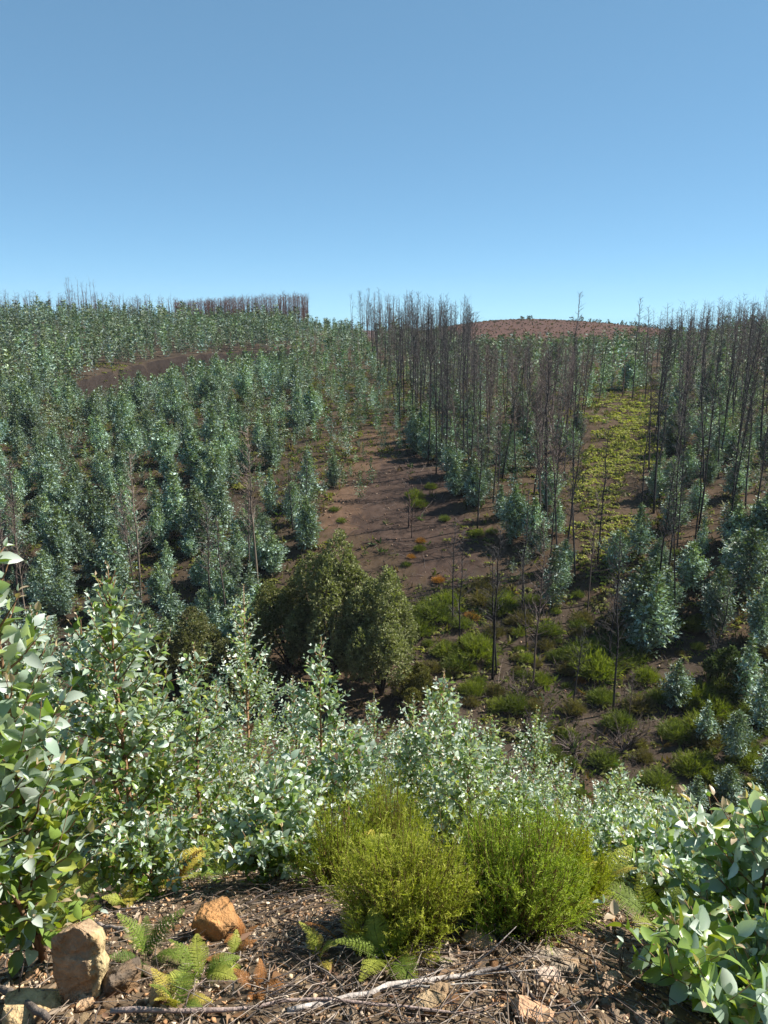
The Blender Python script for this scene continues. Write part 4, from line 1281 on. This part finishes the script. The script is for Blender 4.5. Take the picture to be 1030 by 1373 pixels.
# ------------------------------------------------------------------ ferns
def frond_mesh(seed, col, tip, n=17, L=0.22, droop=0.5):
    """One frond: bent stalk with paired toothed leaflets, rooted at the origin, growing along +y and up."""
    rg = np.random.default_rng(seed)
    mb = MB()
    s = np.linspace(0, 1, 12)
    pts = np.stack([0.03 * L * np.sin(s * 3 + seed), L * (0.55 * s + 0.25 * s ** 2), L * (0.95 * s - droop * s ** 2.3)], -1)
    mb.tube(pts, np.linspace(0.0016, 0.0005, 12), 3, np.array(col) * 0.8, False)
    for k in range(n):
        f = 0.20 + 0.79 * k / (n - 1)
        p = np.array([np.interp(f, s, pts[:, j]) for j in range(3)])
        q = np.array([np.interp(min(1, f + 0.03), s, pts[:, j]) for j in range(3)])
        t = norm(q - p + 1e-6)
        wl = L * 0.30 * math.sin(min(1, (f - 0.14) * 2.2) * math.pi / 2) * (1 - max(0, f - 0.35) / 0.68) ** 0.9 + 0.004
        side = norm(np.cross(t, [0, 0, 1]))
        up = np.cross(side, t)
        c = np.array(col) + (np.array(tip) - np.array(col)) * f
        for sg in (-1, 1):
            d = norm(side * sg + t * 0.32 + up * rg.uniform(-0.05, 0.22) + rg.normal(0, 0.06, 3))
            m = max(3, int(wl / 0.0055))
            ff = (np.arange(m) + 0.5) / m
            P_ = p + d * wl * ff[:, None] + up * (-0.18 * wl) * (ff ** 2)[:, None]
            pl = (0.0125 * (1 - 0.75 * ff) + 0.002) * (L / 0.22)
            nrm = norm(np.cross(d, t))
            for s2 in (-1, 1):
                e = norm(np.tile(np.cross(nrm, d) * s2 + d * 0.45, (m, 1)) + rg.normal(0, 0.08, (m, 3)))
                Xf, Yf, Zf = frames(e, np.tile(nrm, (m, 1)))
                mb.inst(LEAF_LOW, P_, Xf * (pl * 0.55)[:, None], Yf * pl[:, None], Zf * 0.002, c * rg.uniform(0.85, 1.15))
    return mb.mesh('frond', M_FERN)


FC = {'green': ((0.13, 0.20, 0.03), (0.22, 0.27, 0.05)), 'lime': ((0.24, 0.30, 0.045), (0.40, 0.40, 0.08)), 'gold': ((0.34, 0.30, 0.045), (0.50, 0.40, 0.09)), 'rust': ((0.28, 0.12, 0.04), (0.42, 0.19, 0.06)), 'dark': ((0.085, 0.14, 0.03), (0.15, 0.20, 0.045))}
FRONDS = {k: [frond_mesh(950 + 7 * i + j, c, t, 15 + 2 * j, 0.22, 0.35 + 0.15 * j) for j in range(3)] for i, (k, (c, t)) in enumerate(FC.items())}


def fern(px, py, size, kinds, seed, label, n=6, spread=1.0, r=None):
    rg = np.random.default_rng(seed)
    b = spot(px, r) if r else ground_at(px, py)
    root = thing('fern', label, 'fern', b - np.array([0, 0, 0.004]), 0, 'ferns on the stony bank')
    for k in range(n):
        kd = kinds[k % len(kinds)]
        o = link('frond', FRONDS[kd][int(rg.integers(0, 3))], root)
        s = size / 0.22 * rg.uniform(0.7, 1.1)
        o.scale = (s, s, s)
        o.rotation_euler = (rg.normal(0.1, 0.18) + 0.25 * (1 - spread), rg.normal(0, 0.2), 6.28 * k / n + rg.uniform(-0.4, 0.4))


FERNS = [
    (75, 1245, 0.20, ['lime', 'green', 'lime'], 'tall light green fern just behind the pale upright rock', 8, 1.0, None),
    (20, 1265, 0.16, ['green', 'dark'], 'green fern half hidden under the large-leaved sapling', 6, 1.0, None),
    (170, 1218, 0.15, ['gold', 'lime'], 'golden fern standing alone on the chips above the dark green one', 4, 0.5, None),
    (195, 1290, 0.16, ['dark', 'green'], 'dark green fern between the pale rock and the orange boulder', 7, 1.0, None),
    (240, 1200, 0.11, ['lime', 'gold'], 'small yellow-green fern behind the orange boulder', 3, 0.4, None),
    (270, 1318, 0.13, ['lime', 'green'], 'lime fern in front of the orange boulder', 6, 1.0, None),
    (310, 1292, 0.10, ['lime', 'rust'], 'small lime and rust fern at the corner of the orange boulder', 4, 0.8, None),
    (238, 1358, 0.12, ['green', 'gold'], 'low green fern beside the end of the thin white branch', 6, 1.0, None),
    (345, 1330, 0.08, ['rust'], 'withered rust-brown fern lying among dry twigs', 5, 1.4, None),
    (325, 1262, 0.075, ['rust'], 'withered fern curled against the side of the orange boulder', 5, 1.0, None),
    (430, 1290, 0.12, ['gold', 'lime'], 'yellow fern standing over dark twigs near the straggly heath', 4, 0.5, None),
    (462, 1272, 0.17, ['gold', 'rust'], 'orange-tipped fern leaning by the yellow-green heath bush', 4, 0.6, None),
    (525, 1292, 0.18, ['lime', 'green'], 'bright fern with upright fronds at the foot of the yellow-green heath bush', 5, 0.6, None),
    (545, 1300, 0.09, ['gold'], 'little golden fern under the bright upright one', 4, 1.0, None),
    (765, 1235, 0.12, ['gold', 'lime'], 'golden fern at the shaded side of the greener heath bush', 5, 1.0, None),
    (60, 0, 0.30, ['gold', 'lime'], 'yellow fern glowing beneath the crowded silvery sapling', 7, 1.0, 3.2),
    (100, 0, 0.28, ['gold'], 'golden fern under the bushy cream-tipped sapling', 6, 1.0, 2.95),
    (235, 0, 0.26, ['gold', 'rust'], 'rusty gold fern beneath the broad yellow-green sapling', 6, 1.0, 3.2),
    (415, 0, 0.30, ['lime', 'gold'], 'yellow-green fern behind the straggly heath', 7, 1.0, 3.0),
    (480, 0, 0.26, ['gold', 'lime'], 'yellow fern beside the upright heath bush', 6, 1.0, 2.9),
    (800, 0, 0.24, ['gold', 'lime'], 'yellowing fern under the low green-hearted sapling', 6, 1.0, 2.75),
    (880, 0, 0.24, ['lime', 'green'], 'lime fern under the grey-leaved sprout', 6, 1.0, 2.45),
    (300, 0, 0.22, ['lime', 'green'], 'green fern behind the small silver-green sprout', 6, 1.0, 3.1),
]
for k, (q, qy, s, kinds, label, n, spd, r) in enumerate(FERNS):
    fern(q, qy, s, kinds, 1000 + k, label, n, spd, r)


# ------------------------------------------------------------------ rocks
def rock_mesh(seed, dims, npts=26, flat_top=False, col=(0.33, 0.22, 0.12), rough=0.012, boxy=0.6):
    """Angular block: hull of points pushed toward a box, edges softened and faces roughened."""
    import bmesh
    rg = np.random.default_rng(seed)
    bm = bmesh.new()
    p = rg.uniform(-1, 1, (npts, 3))
    m = np.abs(p).max(1, keepdims=True)
    p = p / m * boxy + norm(p) * (1 - boxy)
    p *= rg.uniform(0.82, 1.0, (npts, 1))
    p *= np.array(dims) * 0.5
    for q in p:
        bm.verts.new(q)
    bmesh.ops.convex_hull(bm, input=bm.verts)
    for g in [v for v in bm.verts if not v.link_faces]:
        bm.verts.remove(g)
    bmesh.ops.dissolve_limit(bm, angle_limit=0.30, verts=bm.verts, edges=bm.edges)
    bmesh.ops.bevel(bm, geom=bm.edges[:], offset=min(dims) * 0.035, segments=1, profile=0.6, affect='EDGES')
    bmesh.ops.triangulate(bm, faces=bm.faces)
    long_e = [e_ for e_ in bm.edges if e_.calc_length() > max(dims) * 0.13]
    bmesh.ops.subdivide_edges(bm, edges=long_e, cuts=2, use_grid_fill=True)
    bmesh.ops.triangulate(bm, faces=bm.faces)
    V = np.array([v.co[:] for v in bm.verts])
    bm.verts.index_update()
    P3 = np.array([[v.index for v in f.verts] for f in bm.faces])
    bm.free()
    n1 = fbm(V[:, 0] * 14 + seed, V[:, 1] * 14 + V[:, 2] * 9, 5)
    V = V * (1 + 0.10 * n1[:, None]) + rg.normal(0, rough * 0.15, V.shape)
    c = np.array(col) * (1 + 0.5 * fbm(V[:, 0] * 20, V[:, 2] * 20 + V[:, 1] * 11, 8))[:, None]
    return make_mesh('rock', V, [P3], M_STONE, np.clip(c, 0, 1))


def rock(px, py, dims, seed, label, col=(0.33, 0.22, 0.12), rot=(0, 0, 0), sink=0.25, boxy=0.6, cat='rock', npts=26, zc=None):
    b = ground_at(px, py)
    o = link('rock', rock_mesh(seed, dims, npts, col=col, boxy=boxy))
    o.location = b + np.array([0, 0, (0.5 - sink) * dims[2]])
    o.rotation_euler = rot
    return tag(o, label, cat, 'larger rocks on the stony bank')


def upright_rock():
    """The tall pale slab: an uneven front face, a narrow side face set back with sunlight in its colour, and a broken top."""
    import bmesh
    b = ground_at(103, 1350)
    left = [(-0.050, -0.02), (-0.068, 0.045), (-0.080, 0.085), (-0.078, 0.135), (-0.086, 0.165), (-0.081, 0.212), (-0.060, 0.232), (-0.034, 0.236), (-0.010, 0.252), (0.014, 0.240)]
    right = [(0.030, 0.226), (0.026, 0.19), (0.028, 0.145), (0.034, 0.10), (0.022, 0.05), (0.026, -0.02)]
    side = [(0.052, 0.220), (0.066, 0.195), (0.064, 0.15), (0.080, 0.118), (0.066, 0.07), (0.060, -0.02)]
    bm = bmesh.new()
    A = [bm.verts.new((x_, 0.006 * math.sin(z_ * 37), z_)) for x_, z_ in left + right]
    B = [bm.verts.new((x_ + 0.004, 0.030 + 0.01 * math.sin(z_ * 25), z_ - 0.004)) for x_, z_ in left] + [bm.verts.new((x_, 0.022 + 0.005 * math.cos(z_ * 50), z_)) for x_, z_ in side]
    Cc = [bm.verts.new((v.co.x * 0.86, 0.085 + 0.01 * math.sin(v.co.z * 30), v.co.z * 0.92)) for v in B]
    n = len(A)
    for r0_, r1_ in ((A, B), (B, Cc)):
        for k in range(n):
            bm.faces.new((r0_[k], r0_[(k + 1) % n], r1_[(k + 1) % n], r1_[k]))
    bm.faces.new(A[::-1])
    bm.faces.new(Cc)
    bmesh.ops.recalc_face_normals(bm, faces=bm.faces)
    bmesh.ops.triangulate(bm, faces=bm.faces)
    for _ in range(4):
        le = [e_ for e_ in bm.edges if e_.calc_length() > 0.012]
        bmesh.ops.subdivide_edges(bm, edges=le, cuts=1, use_grid_fill=True)
        bmesh.ops.triangulate(bm, faces=bm.faces)
    bm.verts.index_update()
    V = np.array([v.co[:] for v in bm.verts])
    P3 = np.array([[v.index for v in f.verts] for f in bm.faces])
    bm.free()
    fr = V[:, 1] < 0.012
    x0, z0 = V[:, 0].copy(), V[:, 2].copy()
    # broken steps across the face
    V[:, 1] += fr * (0.010 * smooth(0.164, 0.158, z0 - 0.5 * np.abs(x0 + 0.03)) + 0.008 * smooth(-0.030, -0.026, x0 + 0.02 * np.sin(z0 * 40)) * (z0 > 0.15) + 0.012 * smooth(0.06, 0.055, z0 - 0.7 * x0))
    V[:, 1] += 0.003 * fbm(x0 * 35, z0 * 28, 6) + 0.002 * fbm(x0 * 90, z0 * 90, 26)
    V[:, 0] += 0.005 * fbm(V[:, 1] * 60, z0 * 60, 16)
    V[:, 2] += 0.006 * fbm(x0 * 80, V[:, 1] * 80, 36) * (z0 > 0.2)
    c = np.array((0.40, 0.275, 0.165)) * (1 + 0.5 * fbm(x0 * 30, z0 * 22, 8))[:, None]
    lit_side = smooth(0.028, 0.045, x0)[:, None]
    c = c * (1 - lit_side) + np.array((0.55, 0.42, 0.22)) * lit_side  # sunlight on the right side face painted as a paler yellow
    o = link('rock', make_mesh('rock', V * 0.86, [P3], M_STONE, c))
    o.location = b - np.array([0, 0, 0.0])
    o.rotation_euler = (-0.14, 0.02, -0.10)
    tag(o, 'pale tan upright slab of rock with a broken top', 'rock', 'larger rocks on the stony bank')


upright_rock()
ORG = (0.40, 0.20, 0.075)
rock(290, 1256, (0.175, 0.15, 0.135), 1102, 'rounded orange-brown boulder shaded on one side', ORG, (0.1, -0.12, 0.5), 0.18, 0.35, npts=34)
rock(50, 1358, (0.175, 0.12, 0.055), 1103, 'flat pale cream slab lying at the foot of the upright rock', (0.50, 0.36, 0.19), (0.12, 0.05, 0.15), 0.3, 0.85)
rock(165, 1325, (0.12, 0.09, 0.10), 1104, 'dark grey-brown jagged rock leaning beside the upright slab', (0.16, 0.12, 0.085), (0.2, 0.35, 0.6), 0.2, 0.6)
rock(212, 1345, (0.055, 0.05, 0.085), 1105, 'small upright tan block next to the dark jagged rock', (0.42, 0.28, 0.14), (0.1, 0.1, 0.3), 0.2, 0.8)
rock(640, 1272, (0.115, 0.08, 0.055), 1106, 'peach-coloured rock below the gap between the two heath bushes', (0.48, 0.31, 0.17), (0.15, 0.1, -0.3), 0.3, 0.7)
rock(745, 1290, (0.10, 0.14, 0.035), 1107, 'long light grey slab sloping down from the greener heath bush', (0.42, 0.34, 0.25), (-0.1, 0.25, 0.9), 0.3, 0.85)
rock(735, 1315, (0.085, 0.06, 0.035), 1108, 'pinkish pale stone beside the bent dark branch end', (0.46, 0.35, 0.27), (0.1, 0.1, 0.2), 0.3, 0.7)
rock(712, 1365, (0.12, 0.08, 0.045), 1109, 'rusty pink wedge of rock at the tip of the bent dark branch', (0.40, 0.24, 0.14), (0.1, 0.3, -0.4), 0.3, 0.7)
rock(575, 1352, (0.09, 0.065, 0.05), 1110, 'tan block under the short white stick', (0.42, 0.30, 0.17), (0.1, -0.1, 0.5), 0.3, 0.7)
rock(590, 1338, (0.07, 0.055, 0.05), 1111, 'brownish block in the shade under the long white branch', (0.28, 0.19, 0.11), (0.1, 0.2, 0.1), 0.3, 0.7)
rock(120, 1345, (0.07, 0.06, 0.03), 1112, 'small cream stone between the upright slab and the flat slab', (0.45, 0.30, 0.18), (0.1, 0, 0.3), 0.3, 0.7)
rock(600, 1300, (0.06, 0.05, 0.06), 1113, 'dull grey stone wedged beneath the white branch', (0.25, 0.20, 0.15), (0, 0.1, 0.4), 0.3, 0.7)
rock(820, 1320, (0.09, 0.06, 0.03), 1114, 'brown flat stone at the edge of the sprawling dark green sprout', (0.33, 0.23, 0.15), (0.1, 0.1, 0.4), 0.3, 0.7)
rock(25, 1300, (0.06, 0.05, 0.04), 1115, 'reddish stone behind the flat cream slab', (0.40, 0.22, 0.12), (0.1, 0.1, 0.4), 0.3, 0.6)
rock(45, 1312, (0.05, 0.045, 0.04), 1116, 'peach stone in the row behind the flat cream slab', (0.46, 0.28, 0.16), (0.1, -0.1, 0.9), 0.3, 0.6)

# stone fragments that can be told apart
rg = np.random.default_rng(2024)
FR_COLS = [(0.42, 0.31, 0.20), (0.34, 0.23, 0.14), (0.46, 0.33, 0.19), (0.26, 0.18, 0.12), (0.48, 0.36, 0.25), (0.36, 0.19, 0.09)]
FR_NAME = ['buff', 'tan', 'cream', 'brown', 'pale pinkish', 'rusty']
FR_MESH = []
for ci, c in enumerate(FR_COLS):
    for k in range(3):
        FR_MESH.append((ci, rock_mesh(1200 + ci * 10 + k, (1.0, 0.72, 0.30 + 0.14 * k), 14, col=c, rough=0.03, boxy=0.55)))
placed = 0
tries = 0
while placed < 298 and tries < 4000:
    tries += 1
    q, qy = rg.uniform(-10, 900), 1373 - 215 * rg.uniform(0, 1) ** 1.25
    if q < 350 and qy < 1165 or q > 450 and qy < 1262 and q < 640 or q >= 640 and qy < 1245 or 350 <= q <= 450 and qy < 1205:
        continue
    side = 1.0 if (q > 640 or q < 260) else 0.45
    if rg.uniform() > side:
        continue
    b = ground_at(q, qy)
    ci, me = FR_MESH[int(rg.integers(0, len(FR_MESH)))]
    s = 0.022 + 0.038 * rg.uniform() ** 2.2
    o = link('stone', me)
    o.location = b + np.array([0, 0, s * 0.12])
    o.scale = (s, s, s)
    o.rotation_euler = (rg.normal(0.15, 0.35), rg.normal(0, 0.35), rg.uniform(0, 6.28))
    w = 'below the greener heath bush' if q > 640 else ('among the dry twigs in front of the heath' if q > 350 else 'around the upright slab and the ferns')
    tag(o, '%s flaky stone fragment %s' % (FR_NAME[ci], w), 'stone', 'stone fragments ' + w)
    placed += 1

# small chips, uncountable
mb = MB()


def near_scatter(n, r0, r1, rg, az=31, power=1.0):
    a_ = np.radians(rg.uniform(-az, az, n))
    r = r0 + (r1 - r0) * rg.uniform(0, 1, n) ** power
    return r * np.sin(a_), r * np.cos(a_)


x_, y_ = near_scatter(15500, 1.35, 3.4, rg)
n = len(x_)
dn = fbm(x_ * 2.2, y_ * 2.2, 66) + 0.5
k = rg.uniform(0, 1, n) < 0.25 + 1.2 * dn
x_, y_ = x_[k], y_[k]
n = len(x_)
CC = np.array([(0.42, 0.31, 0.20), (0.32, 0.21, 0.12), (0.46, 0.34, 0.21), (0.22, 0.15, 0.10), (0.14, 0.095, 0.065), (0.36, 0.20, 0.10), (0.50, 0.40, 0.29)])
shards_on(mb, x_, y_, 0.006 + 0.028 * rg.uniform(0, 1, n) ** 2.2, CC[rg.integers(0, 7, n)] * rg.uniform(0.85, 1.5, (n, 1)), rg, 0.5)
tag(link('gravel', mb.mesh('gravel', M_DEBRIS)), 'loose flaky stone chips covering the near bank', 'gravel', None, 'stuff')

# dry leaves and bark flakes
mb = MB()
x_, y_ = near_scatter(5000, 1.35, 7.0, rg, power=1.3)
n = len(x_)
az = rg.uniform(0, 6.28, n)
up = norm(np.stack([rg.normal(0, .5, n), rg.normal(0, .5, n) - .2, np.ones(n)], -1))
Xf, Yf, Zf = frames(np.stack([np.cos(az), np.sin(az), rg.normal(0, .3, n)], -1), up)
s = rg.uniform(0.018, 0.055, (n, 1))
LC = np.array([(0.30, 0.19, 0.11), (0.38, 0.28, 0.18), (0.20, 0.115, 0.07), (0.46, 0.36, 0.26), (0.28, 0.15, 0.07)])
mb.inst(LEAF_MID, np.stack([x_, y_, height(x_, y_) + 0.010], -1), Xf * s * rg.uniform(0.16, 0.36, (n, 1)), Yf * s, Zf * s, LC[rg.integers(0, 5, n)] * rg.uniform(0.6, 1.2, (n, 1)))
tag(link('leaf_litter', mb.mesh('leaf_litter', M_LITTER)), 'dry brown leaves and bark flakes strewn on the near bank', 'litter', None, 'stuff')

# fine twigs
mb = MB()
x_, y_ = near_scatter(2600, 1.4, 3.3, rg)
for xa, ya in zip(x_, y_):
    q, qy = project(xa, ya, float(height(xa, ya)))
    if rg.uniform() > (0.95 if 330 < q < 800 else 0.30):
        continue
    az = rg.uniform(0, 6.28)
    L = rg.uniform(0.05, 0.26)
    xe, ye = xa + math.cos(az) * L, ya + math.sin(az) * L
    za = float(height(xa, ya)) + rg.uniform(0.004, 0.025)
    ze = float(height(xe, ye)) + rg.uniform(0.004, 0.05)
    c = np.array([(0.22, 0.17, 0.13), (0.10, 0.075, 0.06), (0.32, 0.26, 0.21), (0.055, 0.045, 0.04)][int(rg.integers(0, 4))]) * rg.uniform(0.8, 1.2)
    m_ = np.array([(xa + xe) / 2 + rg.normal(0, .01), (ya + ye) / 2 + rg.normal(0, .01), (za + ze) / 2 + rg.uniform(0.0, 0.02)])
    R0 = rg.uniform(0.0009, 0.0024)
    mb.tube([(xa, ya, za), m_, (xe, ye, ze)], [R0, R0 * .8, R0 * .5], 4, c, False)
tag(link('twig_litter', mb.mesh('twig_litter', M_STICK)), 'tangle of fine dry twigs in front of the heath bushes', 'twigs', None, 'stuff')


# ------------------------------------------------------------------ fallen branches
def stick(path, rad, col, seed, label, lift=0.02, twigs=5, tip=0.35, dark_end=None):
    """A fallen branch lying along a path of ground spots; rad in metres."""
    rg = np.random.default_rng(seed)
    P_ = np.array([ground_at(*q) for q in path])
    s = np.linspace(0, 1, 16)
    c_ = np.concatenate([[0], np.cumsum(np.linalg.norm(np.diff(P_, axis=0), axis=1))])
    c_ /= c_[-1]
    pts = np.stack([np.interp(s, c_, P_[:, j]) for j in range(3)], -1)
    pts[:, 2] = np.convolve(np.pad(pts[:, 2], 3, mode='edge'), np.ones(7) / 7, mode='valid') + lift + rad
    pts += rg.normal(0, rad * 0.35, pts.shape)
    ln = np.linalg.norm(pts[-1] - pts[0])
    radii = rad * np.linspace(1, tip, 16) * (1 + 0.12 * rg.normal(0, 1, 16).clip(-1, 1))
    root = thing('fallen_branch', label, 'branch', pts[0], 0, 'fallen branches on the stony bank')
    mb = MB()
    c = np.tile(np.array(col), (16, 1))
    if dark_end:
        w_ = smooth(dark_end - 0.04, dark_end + 0.04, s)[:, None]
        c = c * (1 - w_) + np.array((0.07, 0.055, 0.05)) * w_
    loc = pts - pts[0]
    cv = np.repeat(c * rg.uniform(0.85, 1.15, (16, 1)), 7, 0)
    mb.tube(loc, radii, 7, np.vstack([cv, cv[0], cv[-1]]))
    link('stem', mb.mesh('stem', M_STICK, True), root)
    for k in range(twigs):
        f = rg.uniform(0.2, 0.98)
        p0 = np.array([np.interp(f, s, loc[:, j]) for j in range(3)])
        t = norm(loc[min(15, int(f * 15) + 1)] - loc[int(f * 15) if f < 0.95 else 13])
        d = norm(t * 0.8 + rg.normal(0, 0.5, 3) + [0, 0, 0.12])
        L = rg.uniform(0.05, 0.22) * min(1, ln / 0.4)
        m2 = MB()
        m2.tube([p0, p0 + d * L * 0.5 + rg.normal(0, 0.006, 3), p0 + d * L], [rad * 0.28, rad * 0.2, rad * 0.1], 5, np.array(col) * rg.uniform(0.4, 0.9))
        link('twig', m2.mesh('twig', M_STICK, True), root)


WH, GR, DK, BR = (0.46, 0.40, 0.35), (0.28, 0.23, 0.19), (0.075, 0.058, 0.048), (0.20, 0.14, 0.10)
stick([(385, 1362), (450, 1349), (530, 1331), (600, 1319), (660, 1313), (684, 1316), (712, 1345), (745, 1376)], 0.0085, WH, 1301, 'thick whitish fallen branch ending in a dark bent tip', 0.012, 8, 0.5, 0.66)
stick([(150, 1372), (300, 1362), (420, 1352), (520, 1358), (640, 1370)], 0.0072, (0.36, 0.27, 0.23), 1302, 'long thin pinkish-grey branch running parallel below the thick whitish one', 0.02, 8)
stick([(395, 1277), (480, 1278), (560, 1284), (640, 1284), (672, 1276)], 0.0042, GR, 1303, 'slim grey branch lying across the foot of the yellow-green heath', 0.015, 5)
stick([(440, 1322), (520, 1312), (590, 1294), (660, 1282), (720, 1262)], 0.0055, BR, 1304, 'brown forked branch crossing behind the thick whitish one', 0.02, 8)
stick([(530, 1333), (580, 1333), (655, 1327)], 0.0042, (0.40, 0.36, 0.31), 1305, 'short bleached stick over the tan block', 0.02, 2)
stick([(-10, 1330), (30, 1352), (64, 1378)], 0.011, (0.16, 0.13, 0.11), 1306, 'thick dark grey limb by the flat cream slab', 0.02, 2, 0.8)
stick([(0, 1256), (30, 1257), (56, 1257)], 0.0055, (0.40, 0.34, 0.30), 1307, 'short pale stick behind the upright slab', 0.01, 0, 0.9)
stick([(130, 1247), (160, 1251), (172, 1256)], 0.0075, (0.30, 0.24, 0.20), 1308, 'stubby grey-brown stick beside the dark green fern', 0.01, 0, 0.9)
stick([(220, 1150), (262, 1178), (300, 1208), (340, 1220)], 0.006, (0.18, 0.13, 0.11), 1309, 'brown branch with peeling bark behind the orange boulder', 0.03, 6)
stick([(330, 1225), (370, 1205), (400, 1190)], 0.004, DK, 1310, 'dark twiggy stick beneath the small silver-green sprout', 0.04, 6)
stick([(690, 1240), (740, 1268), (800, 1300), (850, 1325), (880, 1345)], 0.0042, DK, 1311, 'thin dark branch slanting down the stones below the greener heath', 0.03, 9)
stick([(650, 1255), (700, 1248), (735, 1228)], 0.005, GR, 1312, 'grey branch poking from the hollow under the greener heath', 0.03, 6)
stick([(390, 1290), (430, 1312), (470, 1330)], 0.004, DK, 1313, 'dark stick slanting through the dry twigs by the yellow fern', 0.02, 6)
stick([(420, 1215), (350, 1240), (420, 1250), (520, 1262)], 0.0035, DK, 1314, 'thin dark stick in the shade of the straggly heath', 0.03, 7)
stick([(100, 1310), (180, 1320), (240, 1350), (290, 1372)], 0.0022, GR, 1315, 'wiry grey stem arching past the dark jagged rock', 0.06, 4)

# charred stump below the bushy sapling
b = ground_at(112, 1183)
rg = np.random.default_rng(1400)
root = thing('charred_stump', 'small black charred stump on the chips below the bushy cream-tipped sapling', 'stump', b - np.array([0, 0, 0.01]))
mb = MB()
for k in range(9):
    az = k * 0.7
    p0 = np.array([math.cos(az), math.sin(az) * 0.6, 0]) * 0.028
    h = rg.uniform(0.02, 0.055)
    mb.tube([p0, p0 * 1.2 + [0, 0, h * 0.6], p0 * 1.25 + [rg.normal(0, .006), 0, h]], [0.017, 0.013, 0.006], 6, (0.02, 0.018, 0.017))
link('wood', mb.mesh('wood', M_CHAR), root)


# ------------------------------------------------------------------ thin summer haze over the valley
hx0, hx1, hy0, hy1, hz0, hz1 = -700, 700, -60, 900, -95, 30
V = [(x_, y_, z_) for x_ in (hx0, hx1) for y_ in (hy0, hy1) for z_ in (hz0, hz1)]
Q = np.array([(0, 1, 3, 2), (4, 6, 7, 5), (0, 4, 5, 1), (2, 3, 7, 6), (0, 2, 6, 4), (1, 5, 7, 3)])
hm = bpy.data.materials.new('haze')
hm.use_nodes = True
hm.node_tree.nodes.clear()
ho = hm.node_tree.nodes.new('ShaderNodeOutputMaterial')
hv = hm.node_tree.nodes.new('ShaderNodeVolumePrincipled')
hv.inputs['Color'].default_value = (0.80, 0.88, 1.0, 1)
hv.inputs['Density'].default_value = 0.00014
hm.node_tree.links.new(hv.outputs[0], ho.inputs['Volume'])
tag(link('haze', make_mesh('haze', np.array(V, float), [Q], hm)), 'thin pale air lying over the valley', 'haze', None, 'stuff')
